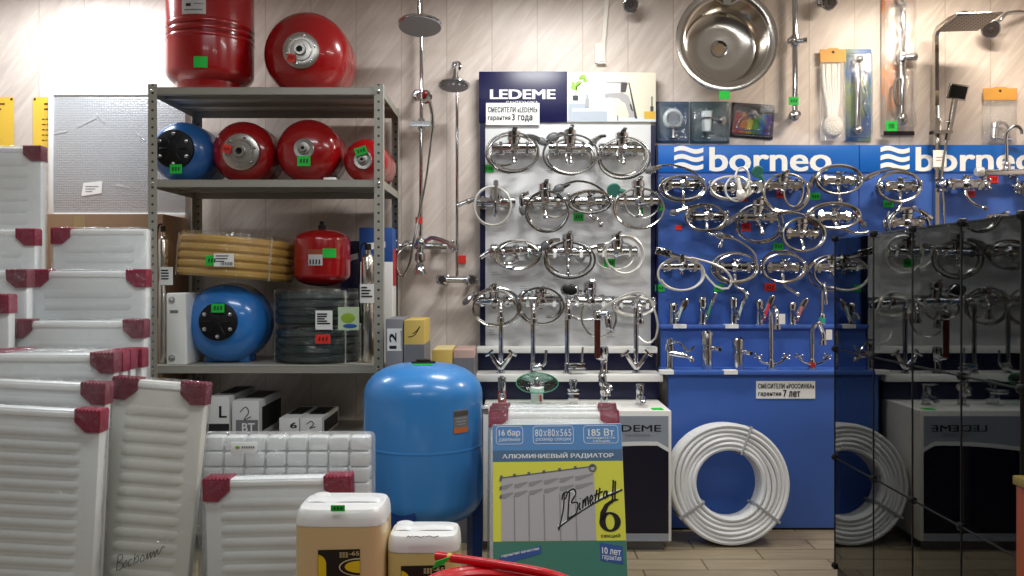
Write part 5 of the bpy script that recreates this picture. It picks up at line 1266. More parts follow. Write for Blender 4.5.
b = MB(); b.ring(L(-4, -3, .028), (0, 0, 1), 6*s, .9*s, 22, 6); b.tube([L(2, -3, .028), L(10, -2, .02)], 1.2*s, 8); b.lathe([(5*s, 0), (5*s, 1.4*s), (2*s, 2.4*s)], L(12, -2, .004), (0, -1, 0), 16); b.build('holder', CHROME, t, local=True)
MB().text('blues', lambda x, z, k: V((x, -.0042+k, z)), L(1, 0).x, L(17, 0).x, L(0, 19).z, L(0, 13.5).z, bold=.01).build('lettering', mat('pale_print', (150, 160, 175), .5), t, local=True)
P3 = mat('pack_black_print', (30, 30, 36), .35)
t, L, s = pack('tilted rainbow-printed blister pack with chrome hanger, right under the sink', 731.5, 775, 102, 137, P3, R(4))
for i, (u0, c) in enumerate(((-20, (150, 60, 60)), (-13, (190, 110, 40)), (-7, (190, 180, 60)), (-1, (80, 150, 70)), (5, (50, 110, 170)), (11, (80, 60, 150)))):
    MB().prism([(u0*s, L(0, 13).z), ((u0+7)*s, L(0, 13).z), ((u0+9)*s, L(0, -4-i).z), ((u0+3)*s, L(0, -10+i).z)], lambda x, z, k: V((x, -.0042+k, z)), .001).build('rainbow_stripe', mat('rainbow_%s' % ('red', 'orange', 'yellow', 'green', 'blue', 'violet')[i], c, .4), t, local=True)
b = MB(); b.tube(smooth_path([L(-14, 9, .02), L(-15, 4, .02), L(-4, -6, .024), L(4, -6, .024), L(15, 3, .02), L(14, 9, .02), L(0, 10, .02)], 5, True), 1*s, 8, closed=True); b.lathe([(5*s, 0), (5*s, 1.4*s), (2.4*s, 3*s)], L(0, -6, .004), (0, -1, 0), 16); b.build('hanger', CHROME, t, local=True)
MB().text('blues', lambda x, z, k: V((x, -.0042+k, z)), L(8, 0).x, L(20, 0).x, L(0, -10).z, L(0, -15).z, bold=.01).build('lettering', mat('pale_print', (150, 160, 175), .5), t, local=True)
# rail packs
P4 = pack_mat('pack_sky', [(90, 120, 170), (70, 110, 170), (150, 170, 110), (70, 120, 190)], 4)
t, L, s = pack('tall blue-green pack with short chrome rail beside the orange-topped bag', 848, 874.5, 47, 140, P4)
b = MB(); b.tube([L(-2, -34, .03), L(-2, 36, .03)], 3.2*s, 12)
for v in (-34, 36): b.lathe([(5*s, 0), (5*s, 2*s), (4*s, 4*s), (4*s, 8*s)], L(-2, v, .004), (0, -1, 0), 16); b.ball(L(-2, v, .035), 4.6*s)
b.build('rail', CHROME, t, local=True)
b = MB(); b.tube(smooth_path([L(4, -24, .02), L(7, -20, .02), L(4, -10, .02), L(7, 0, .02), L(4, 12, .02), L(7, 22, .02)], 5), .7*s, 6); b.build('wire', CHROMED, t, local=True)
P5 = pack_mat('pack_pink', [(206, 186, 170), (226, 214, 206), (190, 176, 166), (222, 160, 120), (206, 70, 54)], 3.2)
t, L, s = pack('tallest pack with chrome rail, soap dish and orange print, cut by the picture top', 884.5, 917, -12, 134, P5, d=.07)
b = MB(); b.tube([L(2, -62, .04), L(2, 60, .04)], 3.3*s, 12)
for v in (-62, 58): b.lathe([(4.6*s, 0), (4.6*s, 2*s), (3.6*s, 4*s), (3.6*s, 8*s)], L(2, v, .004), (0, -1, 0), 14); b.ball(L(2, v, .04), 5.6*s, (1, 1, 1.2))
b.lathe([(4.6*s, -4.5*s), (5.2*s, 0), (4.6*s, 4.5*s)], L(2, -3, .04), (0, 0, 1), 14); b.tube([L(2, -3, .05), L(15, -4, .05)], [3*s, 4*s], 10); b.build('rail', CHROME, t, local=True)
b = MB(); b.tube(smooth_path([L(-2, 18, .05), L(-6, 22, .05), L(-6, 40, .05), L(-2, 45, .05), L(1, 40, .05), L(1, 22, .05)], 4, True), 1.3*s, 8, closed=True); b.build('soap_dish', mat('grey_plastic', (120, 120, 118), .3), t, local=True)
MB().box(L(-14, 73, .006), L(17, 69, .0035)).build('print_band', mat('dark_print', (46, 36, 40), .4), t, local=True)
MB().text('590', lambda x, z, k: V((x, -.0775+k, z)), L(-14.5, 0).x, L(-9, 0).x, L(0, 68.5).z, L(0, 63.5).z, bold=.02).build('lettering', mat('green_ink', (8, 70, 30), .6), MB().box(L(-17, 71, .0765), L(-6, 61, .072)).build('price_tag', GREEN, t, local=True), local=True)
# bags with orange header cards
OR = mat('orange_card', (222, 160, 72), .55, var=.12, vscale=18)
def bag(label, px0, px1, py0, pyh, py1):
    Y = 4.82; c = W((px0+px1)/2, py1, Y); s = Y/F
    t = thing('hanging_bag', label, 'bag', V((c.x, 4.84, c.z)), 'clear bags with orange header cards')
    w = (px1-px0)/2*s; h = (py1-py0)*s; hh = (pyh-py0)*s
    b = MB(); vs = []
    b.prism([(-w*.97, h-hh), (w*.97, h-hh), (w, h-hh*.1), (w*.5, h-hh*.1), (w*.3, h), (-w*.3, h), (-w*.5, h-hh*.1), (-w, h-hh*.1)], lambda x, z, k: V((x, -.022+k, z)), .006); b.build('header_card', OR, t, local=True)
    MB().lathe([(.008, 0), (.008, .0015)], (0, -.022, h-hh*.3), (0, -1, 0), 14).build('hang_hole', mat('hole_shadow', (80, 64, 44), .8), t, local=True)
    f = MB(); n = 9; m = 8; g = []
    r_ = random.Random(px0)
    for sd in (-1, 1):
        for j in range(m+1):
            for i in range(n+1):
                u = i/n*2-1; q = j/m
                th = .03*(1-u*u)*math.sin(math.pi*min(1, q*1.15))**.6 if q < .87 else .004
                g.append((u*w*(1-.03*math.sin(q*9)), -.018+sd*-1*th+r_.uniform(-.002, .002), (h-hh)*q))
    k = (n+1)*(m+1); fs = []
    for q0 in (0, k):
        for j in range(m):
            for i in range(n): a = q0+j*(n+1)+i; fs.append((a, a+1, a+n+2, a+n+1))
    f.add(g, fs); f.build('clear_bag', BAGF, t, local=True)
    return t, (lambda u, v, kk=.02: V((u*s, -kk, h/2-v*s))), s
t, L, s = bag('clear orange-topped bag holding pale tubes and a white sponge beside a blue pack', 820, 846, 48, 62, 140.5)
b = MB()
for i, u in enumerate((-9, -6, -3.5, -.5, 2, 5)): b.tube(smooth_path([L(u*1.1, -30, .018+.006*(i % 2)), L(u, -10, .02), L(u*.8+1, 8, .022), L(u*.5, 24, .02)], 4), 1.5*s, 7)
b.build('white_tube', mat('white_tubes', (240, 238, 232), .35), t, local=True)
MB().ball(L(0, 32, .024), 10*s, (1, .35, 1.1)).build('white_sponge', mat('sponge_white', (226, 222, 214), .8, bump=1., bscale=120), t, local=True)
t, L, s = bag('clear bag with small chrome fittings and orange header at the far right', 983, 1017, 87, 100, 142)
b = MB(); b.lathe([(3*s, 0), (3*s, 10*s), (4.4*s, 11*s), (4.4*s, 15*s)], L(-6, 24, .02), (.1, 0, 1), 14); b.tube(smooth_path([L(-6, 10, .02), L(2, 8, .022), L(8, 12, .022), L(9, 20, .022)], 4), 1.8*s, 9); b.lathe([(2*s, 0), (3.4*s, 2*s), (3.4*s, 5*s)], L(8, 24, .02), (0, 0, 1), 12); b.tube([L(-10, 22, .02), L(11, 25, .02)], 1.5*s, 8); b.build('fitting', CHROME, t, local=True)

# flat shower column with square rain head
t = thing('shower_column', 'tall flat shower column with square rain head and black hand shower', 'shower', W(936, 245, 4.83), 'shower columns')
YQ = 4.76
DCH = mat('dark_chrome', (190, 186, 180), .14, 1.)
b = MB()
for dpx in (0,): b.tube([W(936, 262, YQ), W(936, 150, YQ), W(935.5, 45, YQ), W(935.5, 36, YQ), W(938, 29, YQ-.03), W(950, 20, YQ-.14), W(965, 14, YQ-.28)], .019, 4, flat=(1.2, .8))
b.build('riser_pipe', DCH, t)
MB().tube([W(942.5, 262, YQ+.03), W(941, 165, YQ+.03), W(939, 120, YQ+.03)], .008, 8).build('hose_pipe', HOSE, t)
zq = 2.683
b = MB(); cc = V((2.402, 4.48, zq)); q = Matrix.Rotation(R(-7), 3, 'Z')
bx = MB(); bx.box((-.112, -.15, 0), (.112, .15, .012), .003); b.add([cc+q @ v for v in bx.v], bx.f); b.lathe([(.02, .01), (.02, .03), (.03, .034), (.026, .05)], cc, (0, 0, 1), 14); hd = b.build('rain_head', DCH, t)
b = MB()
for i in range(9):
    for j in range(10):
        b.lathe([(.0032, 0), (.0026, .003)], cc+q @ V((-.092+i*.023, -.128+j*.0285, -.001)), (0, 0, -1), 6)
b.build('spray_nozzles', DARKR, hd)
b = MB(); bx = MB(); bx.box((-.106, -.144, -.0012), (.106, .144, .001)); b.add([cc+q @ v for v in bx.v], bx.f); b.build('spray_face', mat('nozzle_plate', (128, 118, 110), .4, .6), hd)
b = MB(); b.box(W(929, 135, 4.735), W(953, 130, 4.68), .004); b.box(W(931, 132, YQ+.02), W(941, 118, YQ-.03), .004); b.cyl(W(936, 128, 4.849), W(936, 128, YQ), .014); b.tube([W(945, 122, 4.71), W(951, 121, 4.70)], .007, 8); b.build('shelf_slider', DCH, t)
g = MB(); g.tube([W(947, 140, 4.70), W(951, 122, 4.69), W(955, 99, 4.67)], [.014, .016, .018], 4, flat=(1.3, .8))
c = W(957.5, 92, 4.66); q = (Matrix.Rotation(R(9), 3, 'Y') @ Matrix.Rotation(R(14), 3, 'X')); bx = MB(); bx.box((-.052, -.011, -.042), (.052, .011, .042), .004); g.add([c+q @ v for v in bx.v], bx.f)
g.build('hand_shower', DCH, t)
fq = MB(); bx = MB(); bx.box((-.044, -.0135, -.034), (.044, -.0105, .034), .001); fq.add([c+q @ v for v in bx.v], bx.f); fq.build('spray_face', BLACK, t)
MB().tube(smooth_path([W(947, 140, 4.70), W(945, 150, 4.71), W(942, 175, 4.73), W(944, 210, 4.73), W(944, 250, 4.72)], 5), .0065, 8).build('shower_hose', HOSE, t)
o = MB().box(W(933, 167, 4.735), W(946.5, 150, 4.732)).build('paper_tag', PAPER, t)
b = MB()
for y in (157, 160): b.box(W(936, y+.8, 4.7345), W(944-(y-157), y, 4.731))
b.build('lettering', mat('pink_ink', (180, 120, 120), .6), o)

# wall-mounted kitchen mixer with raised spout at the far right
s = BY/F; L = lambda u, v, d=0.: V((XX(998+u, BY), BY-d*s, ZZ(174-v, BY)))
t = thing('wall_kitchen_mixer', 'wall mixer with white end knobs and tall raised spout at the far right', 'faucet', L(0, 0))
b = MB(); b.lathe([(3*s, 0), (3.4*s, 2*s), (3.4*s, 38*s), (3*s, 40*s)], L(-20, 0, 10), (1, 0, 0), 14)
for u in (-14, 14): b.lathe([(5*s, 0), (5*s, 1*s), (2.6*s, 2.6*s), (2.6*s, 10*s)], L(u, 0, .2), (0, -1, 0), 16)
b.lathe([(3.6*s, 0), (3.6*s, 6*s), (2.4*s, 8*s)], L(3, 2, 10), (0, 0, 1), 14); b.build('body', CHROME, t)
MB().tube(smooth_path([L(3, 8, 10), L(2, 22, 11), L(1, 34, 12), L(3, 42, 14), L(8, 45, 16), L(13, 42, 17), L(14, 37, 17)], 6), 1.7*s, 10).build('spout', CHROME, t)
for sg in (-1, 1):
    h = MB(); h.lathe([(3*s, 0), (4.6*s, 1*s), (4.6*s, 6*s), (3.4*s, 8*s)], L(sg*20, 1, 10), (sg, 0, 0), 14); h.build('knob', HOSEW if sg < 0 else CHROME, t)
# ------------------------------------------------------------------ white pipe coil leaning on the blue panel
def pipe_coil():
    Yc = 4.30; ro = 60*4.26/F; c = W(728, 478, 4.30)
    t = thing('pipe_coil', 'big coil of white plastic pipe leaning against the blue panel', 'hose coil', (c.x, 4.215, 0.006))
    t.rotation_euler = (R(-7), 0, 0)
    rt = .0125; b = MB(); ri = ro*.545
    ncol, nrow = 6, 6
    for j in range(nrow):
        for i in range(ncol):
            rr = ro-rt-i*(ro-ri-2*rt)/(ncol-1)+(.002 if j % 2 else 0); pts = []
            for k in range(64):
                a = 2*math.pi*k/64; pts.append((rr*math.cos(a)+.004*math.sin(2*a+i), rt+j*2*rt*.96+.003*math.sin(3*a+i*1.7), ro+rr*math.sin(a)))
            b.tube(pts, rt, 7, closed=True)
    b.build('pipe', mat('white_pipe', (222, 224, 226), .32), t, local=True)
    dp = 2*rt*nrow
    for a in (68, 213, 322):
        s = MB(); u = V((math.cos(R(a)), 0, math.sin(R(a)))); o = V((0, 0, ro)); p = .004
        s.tube([o+u*(ri-p)+V((0, -p, 0)), o+u*(ro+p)+V((0, -p, 0)), o+u*(ro+p)+V((0, dp+p, 0)), o+u*(ri-p)+V((0, dp+p, 0))], .008, 6, closed=True, flat=(1, .5))
        s.build('strap', mat('grey_strap', (168, 170, 172), .3), t, local=True)
    t.location.z += .004
    return t
pipe_coil()

# ------------------------------------------------------------------ smoked glass case at the right
XG = 1.39
def smoked():
    m = bpy.data.materials.new('smoked_glass'); m.use_nodes = True; nt = m.node_tree; nt.nodes.clear(); N = nt.nodes.new
    o = N('ShaderNodeOutputMaterial'); t = N('ShaderNodeBsdfTransparent'); t.inputs[0].default_value = (.80, .81, .81, 1)
    g = N('ShaderNodeBsdfGlossy'); g.inputs['Roughness'].default_value = .015; g.inputs[0].default_value = (.92, .95, .95, 1)
    mx = N('ShaderNodeMixShader'); f = N('ShaderNodeFresnel'); f.inputs['IOR'].default_value = 1.75
    nt.links.new(f.outputs[0], mx.inputs[0]); nt.links.new(t.outputs[0], mx.inputs[1]); nt.links.new(g.outputs[0], mx.inputs[2]); nt.links.new(mx.outputs[0], o.inputs[0])
    return m
SMOKE = smoked()
def glass_case():
    ys = [3.66, 3.268, 2.95, 2.63, 2.32]; zs = [.10, .566, 1.033, 1.507]; XB = 1.66
    t = thing('glass_display_case', 'smoked glass display case with black corner clamps at the right', 'display case', ((XG+XB)/2, 3.0, 0))
    dark = mat('case_dark', (26, 25, 24), .5)
    MB().box((XG+.01, ys[-1], 0), (XB, ys[0], .095), .004).build('plinth', dark, t)
    for i in range(len(ys)-1):
        for j in range(3):
            p = MB().box((XG, ys[i+1]+.003, zs[j]+.003), (XG+.005, ys[i]-.003, zs[j+1]-.003), .001, 1).build('glass_pane', SMOKE, t)
    for j in range(3): MB().box((XG, ys[0]-.002, zs[j]+.003), (XB, ys[0]+.003, zs[j+1]-.003)).build('end_pane', SMOKE, t)
    MB().box((XG, ys[-1], zs[3]-.002), (XB, ys[0], zs[3]+.004)).build('top_pane', SMOKE, t)
    for z in zs[1:3]: MB().box((XG+.006, ys[-1], z-.003), (XB-.006, ys[0]-.006, z+.003)).build('shelf', GLASSG, t)
    MB().box((XB, ys[-1], .0), (XB+.012, ys[0], zs[3])).build('back_board', dark, t)
    b = MB()
    for y in ys: b.box((XG-.0025, y-.003, zs[0]), (XG+.0085, y+.003, zs[3]), .0008, 1)
    for z in zs[1:3]: b.box((XG-.0025, ys[-1], z-.003), (XG+.0085, ys[0], z+.003), .0008, 1)
    b.build('edge_seal', BLACK, t)
    for y in ys:
        for z in zs:
            k = MB(); k.box((XG-.009, y-.013, z-.013), (XG+.014, y+.013, z+.013), .005, 2); k.lathe([(.006, 0), (.006, .004), (.004, .005)], (XG-.009, y, z), (-1, 0, 0), 10); k.build('corner_clamp', BLACK, t)
    k = MB()
    for z in zs[1:]: k.lathe([(.012, 0), (.012, .012), (.016, .014), (.016, .02)], (XG+.02, ys[0]+.003, z-.12), (0, 1, 0), 14)
    return t
glass_case()
# goods in the case: brass fittings on the middle shelf
BR = mat('brass', (176, 140, 80), .25, .9)
def fitting(x, y, z, k, label):
    t = thing('brass_fitting', label, 'pipe fitting', (x, y, z), 'brass fittings inside the glass case')
    b = MB(); b.lathe([(.02, 0), (.02, .02), (.016, .021), (.016, .05), (.021, .051), (.021, .075), (.012, .076)], (x, y, z), (0, 0, 1), 10)
    if k % 2: b.cyl((x, y, z+.035), (x, y-.04, z+.035), .013, n=10)
    b.build('body', BR, t)
    if k % 3 == 0: MB().box((x-.035, y-.006, z+.078), (x+.02, y+.006, z+.086), .003).build('lever', mat('red_lever', (170, 30, 30), .4), t)
for k in range(12):
    fitting(1.46+.09*(k % 2), 2.72+.15*(k//2)+.03*(k % 2), 1.0365, k, 'small brass fitting on the upper glass shelf inside the smoked case')
for k in range(5):
    x, y = 1.48+.06*(k % 2), 2.75+.17*k
    t = thing('fitting_carton', 'low brown carton on the lower glass shelf inside the smoked case', 'box', (x, y, .5695), 'brown cartons inside the glass case')
    MB().box((x-.05, y-.06, .5695), (x+.07, y+.06, .69), .003).build('body', CARTON, t)
    MB().box((x-.015, y-.0605, .6895), (x+.015, y+.0605, .691)).build('tape', mat('tan_tape', (186, 156, 112), .3), t)

# orange wooden counter in the lower right corner
def wood():
    m = bpy.data.materials.new('orange_wood'); m.use_nodes = True; nt = m.node_tree; b = nt.nodes['Principled BSDF']
    tc = nt.nodes.new('ShaderNodeTexCoord'); mp = nt.nodes.new('ShaderNodeMapping'); mp.inputs['Scale'].default_value = (14, 14, 1.2); nt.links.new(tc.outputs['Object'], mp.inputs[0])
    n = nt.nodes.new('ShaderNodeTexNoise'); n.inputs['Scale'].default_value = 3; n.inputs['Detail'].default_value = 5; nt.links.new(mp.outputs[0], n.inputs['Vector'])
    cr = nt.nodes.new('ShaderNodeValToRGB'); cr.color_ramp.elements[0].color = lin((112, 44, 18))+(1,); cr.color_ramp.elements[1].color = lin((164, 74, 32))+(1,)
    nt.links.new(n.outputs[0], cr.inputs[0]); nt.links.new(cr.outputs[0], b.inputs['Base Color']); b.inputs['Roughness'].default_value = .4
    return m
t = thing('wooden_counter', 'orange wooden counter end in the lower right corner beside the glass case', 'counter', (1.75, 2.0, 0))
MB().box((1.366, 1.60, .0), (2.1, 2.305, .775), .004).build('side_panel', wood(), t)
MB().box((1.36, 1.59, .775), (2.11, 2.312, .80), .004).build('worktop', mat('ochre_top', (124, 106, 44), .4), t)

# ------------------------------------------------------------------ blue pressure tank on legs
def big_tank():
    Y = 3.5; x = XX(423.5, Y); r = 59*Y/F; z0, z1 = ZZ(524, Y), ZZ(362.5, Y)
    t = thing('pressure_tank', 'large upright blue pressure tank on legs in the middle of the shop', 'tank', (x, Y, 0))
    k = .13; n = 10; prof = []
    for i in range(n+1):
        a = math.pi/2*i/n; prof.append((max(r*math.sin(a)**.8 if i else .003, .003), z0+k*1.0-k*1.0*math.cos(a)))
    zm = ZZ(455, Y-r)
    prof += [(r, zm-.008), (r, zm-.006), (r*1.006, zm-.003), (r*1.006, zm+.003), (r, zm+.006), (r, zm+.008)]
    for i in range(n+1):
        a = math.pi/2*i/n; prof.append((max(r*math.cos(a)**.7 if i < n else .003, .003), z1-k+k*math.sin(a)))
    MB().lathe(prof, (x, Y, 0), (0, 0, 1), 64).build('body', mat('tank_blue', (58, 134, 204), .28, 0, .5, .3), t)
    for a in (30, 150, 270):
        u = V((math.cos(R(a-15)), math.sin(R(a-15)), 0)); w = V((-u.y, u.x, 0)); o = V((x, Y, 0))
        vs = []
        for rr in (r*.80, r*.97):
            for sd in (-.055, .055):
                for z in (.004, z0+.11): vs.append(o+u*rr+w*sd+V((0, 0, z)))
        b = MB(); b.add(vs, [(0, 1, 3, 2), (4, 6, 7, 5), (0, 4, 5, 1), (2, 3, 7, 6), (0, 2, 6, 4), (1, 5, 7, 3)]); q = o+u*r*.89; b.lathe([(.05, 0), (.05, .006)], (q.x, q.y, 0), (0, 0, 1), 20); b.build('leg', mat('leg_blue', (20, 60, 130), .35), t)
    MB().lathe([(.05, -.006), (.05, .004), (.03, .006), (.03, .012), (.02, .014)], (x, Y, z1), (0, 0, 1), 24).build('top_port', BLACK, t)
    MB().prism([(-.045, -.008), (.03, -.012), (.035, .02), (-.04, .022)], lambda a, bb, kk: V((x+.01+a, Y-.07+bb, z1-.004+kk)), .004).build('price_tag', GREEN, t)
    st = on_drum(t, x, Y, r, 460, 423, 14, 23, mat('grey_sticker', (128, 122, 118), .45), 'sticker')
    on_drum(t, x, Y, r, 460, 432, 13, 5, mat('orange_print', (206, 110, 50), .5), 'printed_band', .0032)
    on_drum(t, x, Y, r, 460, 415, 13, 5, mat('dark_print2', (84, 78, 76), .5), 'printed_band', .0032)
    for q in range(3): on_drum(t, x, Y, r, 460, 420+q*3, 10-q, 1, mat('pale_print', (150, 160, 175), .5), 'lettering', .0034)
    # valve at the right side
    v = MB(); v.lathe([(.018, 0), (.018, .03), (.022, .03), (.022, .048)], (x+r*.9, Y+.05, z1-.2), (1, 0, 0), 14); v.build('side_valve', CHROMED, t)
    return t
big_tank()

# ------------------------------------------------------------------ boxed radiator in front, and the wrapped ones behind it
LEAN = R(15)
def lean_frame(px, Yt, zt, hgt):
    """foot point of a slab of height hgt whose top front edge is at depth Yt and height zt, leaning back"""
    return V((XX(px, Yt), Yt-hgt*math.sin(LEAN), zt-hgt*math.cos(LEAN)))
def boxed_radiator():
    Yt = 3.2; zt = ZZ(424, Yt); hgt = zt/math.cos(LEAN)-.006; w = 129*Yt/F
    f = lean_frame(559, Yt, zt, hgt)
    t = thing('boxed_radiator', 'blue, yellow and green radiator carton with Cyrillic print and a big numeral six', 'box', f, None, (-LEAN, R(-.6), 0))
    d = .085
    MB().box((-w/2, 0, 0), (w/2, d, hgt), .004).build('carton', mat('carton_side', (214, 212, 206), .6), t, local=True)
    # design measured from the photograph: u across 0..1, v down from the top in pixels of the front (152 px to the frame bottom)
    s = Yt/F/math.cos(LEAN)*.985; U = lambda u: -w/2+w*u; Z = lambda v: hgt-(v if v <= 36 or v > 140 else 36+(v-36)*(.9+.1*max(0, (v-118)/22)))*s
    fr = lambda x, z, k: V((x, -.0022+k, z)); fr2 = lambda x, z, k: V((x, -.0034+k, z)); fr3 = lambda x, z, k: V((x, -.0044+k, z))
    def q(name, u0, u1, v0, v1, m, f_=fr): return MB().prism([(U(u0), Z(v1)), (U(u1), Z(v1)), (U(u1), Z(v0)), (U(u0), Z(v0))], f_, .001).build(name, m, t, local=True)
    VB = hgt/s
    q('blue_field', 0.003, .997, 0.5, 25, mat('carton_print_blue', (96, 148, 206), .35))
    q('title_band', 0.003, .997, 25, 36, mat('carton_slate', (84, 118, 150), .35))
    q('yellow_field', 0.003, .997, 36, 118, mat('carton_yellow', (230, 230, 84), .35))
    q('green_field', 0.003, .997, 118, VB-.5, mat('carton_green', (72, 132, 116), .4))
    white = mat('white_print', (236, 240, 244), .5)
    def frame(u0, u1, v0, v1):
        b = MB(); e = .9*s
        pts = []
        for cx, cy, a0 in ((U(u0)+3*s, Z(v0)-3*s, 180), (U(u1)-3*s, Z(v0)-3*s, 90), (U(u1)-3*s, Z(v1)+3*s, 0), (U(u0)+3*s, Z(v1)+3*s, 270)):
            for k in range(5): a = R(a0-k*22.5); pts.append((cx+3*s*math.cos(a), -.0022, cy+3*s*math.sin(a)))
        b.tube(pts, .45*s, 4, closed=True, flat=(1, .8)); b.build('printed_frame', white, t, local=True)
    def txt(body, u0, u1, v0, v1, m=white, bold=.02, f_=fr2, **k): return MB().text(body, f_, U(u0), U(u1), Z(v1), Z(v0), bold=bold, **k).build('lettering', m, t, local=True)
    frame(.03, .235, 2, 19); frame(.315, .625, 2, 19); frame(.705, .97, 2, 19)
    txt('16 бар', .05, .215, 5, 12.5); txt('давление', .05, .215, 13.5, 17, bold=.005)
    txt('80х80х565', .33, .61, 5, 12, bold=.008, space=1.15); txt('размер секции', .335, .605, 13.5, 17, bold=.005)
    txt('185 Вт', .74, .94, 5, 12); txt('мощность', .73, .95, 12.8, 15.5, bold=.005); txt('секции', .775, .905, 16, 18.5, bold=.005)
    txt('АЛЮМИНИЕВЫЙ РАДИАТОР', .075, .93, 27.5, 33.5, bold=.028)
    # printed sectional radiator
    g1 = mat('print_light_grey', (186, 184, 188), .5); g2 = mat('print_mid_grey', (150, 150, 154), .5); g3 = mat('print_dark_grey', (112, 112, 118), .5)
    def pq(name, polys, m, f_):
        b = MB()
        for p in polys: b.prism([(U(u), Z(v)) for u, v in p], f_, .001)
        b.build(name, m, t, local=True)
    n = 6; topv = lambda u: 52-(u-.065)*16; 
    us = [.065, .165, .275, .39, .51, .63, .775]
    pq('radiator_picture', [[(us[i], topv(us[i])), (us[i+1], topv(us[i+1])), (us[i+1], 117.6), (us[i], 117.6)] for i in range(n)], g1, fr2)
    pq('radiator_shade', [[(us[i]-.006, 72-(us[i]-.065)*6), (us[i]+.004, 72-(us[i]-.065)*6), (us[i]+.004, 117.5), (us[i]-.006, 117.5)] for i in range(1, n)]
       + [[(us[i], topv(us[i])+9+k*9), (us[i+1]-.01, topv(us[i+1])+8+k*9), (us[i+1]-.01, topv(us[i+1])+9.6+k*9), (us[i]+.03, topv(us[i])+13+k*9), (us[i], topv(us[i])+13+k*9)] for i in range(n) for k in (0, 1)], g2, fr3)
    pq('radiator_outline', [[(us[0], topv(us[0])), (us[-1], topv(us[-1])), (us[-1], topv(us[-1])+1.3), (us[0], topv(us[0])+1.3)]]+[[(u-.008, topv(u)-1.8), (u+.012, topv(u)-2.1), (u+.012, topv(u)+1.4), (u-.008, topv(u)+1.6)] for u in us[:-1]]
       + [[(us[0]-.012, v), (us[0]+.006, v-1), (us[0]+.006, v+2.5), (us[0]-.012, v+3.5)] for v in (53, 62, 71)], g3, fr3)
    rg = MB(); rg.ring((U(.765), -.004, Z(43)), (0, 1, 0), 3*s, .9*s, 16, 6); rg.build('radiator_outline', g3, t, local=True)
    # script word with its flourish, and the numeral
    def pens(strokes, r_, m=INK, k=-.0052):
        b = MB()
        for st in strokes: b.tube(smooth_path([(U(u), k, Z(v)) for u, v in st], 6), r_*s, 6)
        b.build('script_lettering', m, t, local=True)
    wht = [[(.50, 106), (.525, 92), (.545, 70)], [(.545, 74), (.575, 70), (.61, 67), (.62, 73), (.585, 80), (.63, 80), (.635, 87), (.59, 94), (.56, 97)], [(.49, 103), (.62, 92), (.75, 80), (.86, 72), (.97, 66.5)]]
    scr = [[(.495, 107), (.53, 88), (.545, 69)], [(.525, 76), (.535, 70), (.565, 67.5)], [(.565, 97), (.575, 80), (.585, 68)], [(.55, 75), (.575, 68), (.615, 65), (.63, 70), (.595, 79), (.64, 79), (.635, 88), (.6, 93), (.565, 95)],
           [(.66, 79), (.655, 85), (.668, 86)], [(.664, 74.5), (.666, 75)],
           [(.68, 85), (.685, 76), (.684, 80), (.70, 75), (.703, 83), (.705, 77), (.72, 73), (.724, 82)], [(.735, 79), (.757, 74.5), (.748, 71.5), (.737, 76), (.744, 82), (.762, 78)],
           [(.775, 78), (.792, 66)], [(.768, 72), (.81, 69.5)], [(.80, 77), (.815, 64)], [(.815, 69), (.835, 67.5)], [(.865, 68), (.848, 68), (.842, 74), (.858, 74), (.868, 67), (.868, 73.5), (.88, 71)],
           [(.92, 56), (.905, 80)], [(.935, 57), (.925, 77)], [(.895, 72), (.98, 66)], [(.49, 105), (.60, 94), (.74, 82), (.87, 72.5), (.985, 66)]]
    pens(wht, 1.5, mat('white_print', (236, 240, 244), .5), .0012); pens(scr, .8, k=-.0030)
    # serif numeral six as an outline with a hole
    b = MB(); cx, cy = .883, 99.; au = w/s
    outer = []; inner = []
    for i in range(33):
        a = 2*math.pi*i/32; outer.append((cx+10.2/au*math.cos(a), cy+10*math.sin(a))); inner.append((cx+4.3/au*math.cos(a), cy+8.0*math.sin(a)))
    for i in range(32): b.prism([(U(u), Z(v)) for u, v in (outer[i], outer[i+1], inner[i+1], inner[i])], fr3, .001)
    st = [(-10.0, -1), (-9.0, -10), (-4.5, -18), (2, -22.6), (8.5, -23.5), (8.7, -22.2), (3.8, -20.6), (-.6, -16.5), (-3.4, -10), (-4.2, -2)]
    half = len(st)//2
    for i in range(half-1):
        b.prism([(U(cx+p[0]/au), Z(cy+p[1])) for p in (st[i], st[i+1], st[-2-i], st[-1-i])], fr3, .001)
    b.build('numeral', INK, t, local=True)
    txt('секций', .81, .955, 111, 115.5, INK, .01)
    # two small slanted plaques
    def plaque(u0, u1, v0, v1, dv, body, b2):
        MB().prism([(U(u0), Z(v1+dv)), (U(u1), Z(v1)), (U(u1), Z(v0)), (U(u0), Z(v0+dv))], fr2, .001).build('plaque', mat('plaque_blue', (58, 92, 160), .4), t, local=True)
        sl = dv/(u1-u0)
        fq = lambda x, z, k: V((x, -.0046+k, z-(U(u1)-x)/w*sl*s))
        MB().text(body, fq, U(u0+.015), U(u1-.015), Z(v0+(v1-v0)*.55), Z(v0+(v1-v0)*.18), bold=.02).build('lettering', white, t, local=True)
        if b2: MB().text(b2, fq, U(u0+.015), U(u1-.015), Z(v0+(v1-v0)*.92), Z(v0+(v1-v0)*.62), bold=.005).build('lettering', white, t, local=True)
    plaque(.80, .97, 122, 134, -2.6, '10 лет', 'гарантия')
    plaque(.05, .36, 121, 126.5, 7.5, 'гарантия качества', None)
    return t
boxed_radiator()
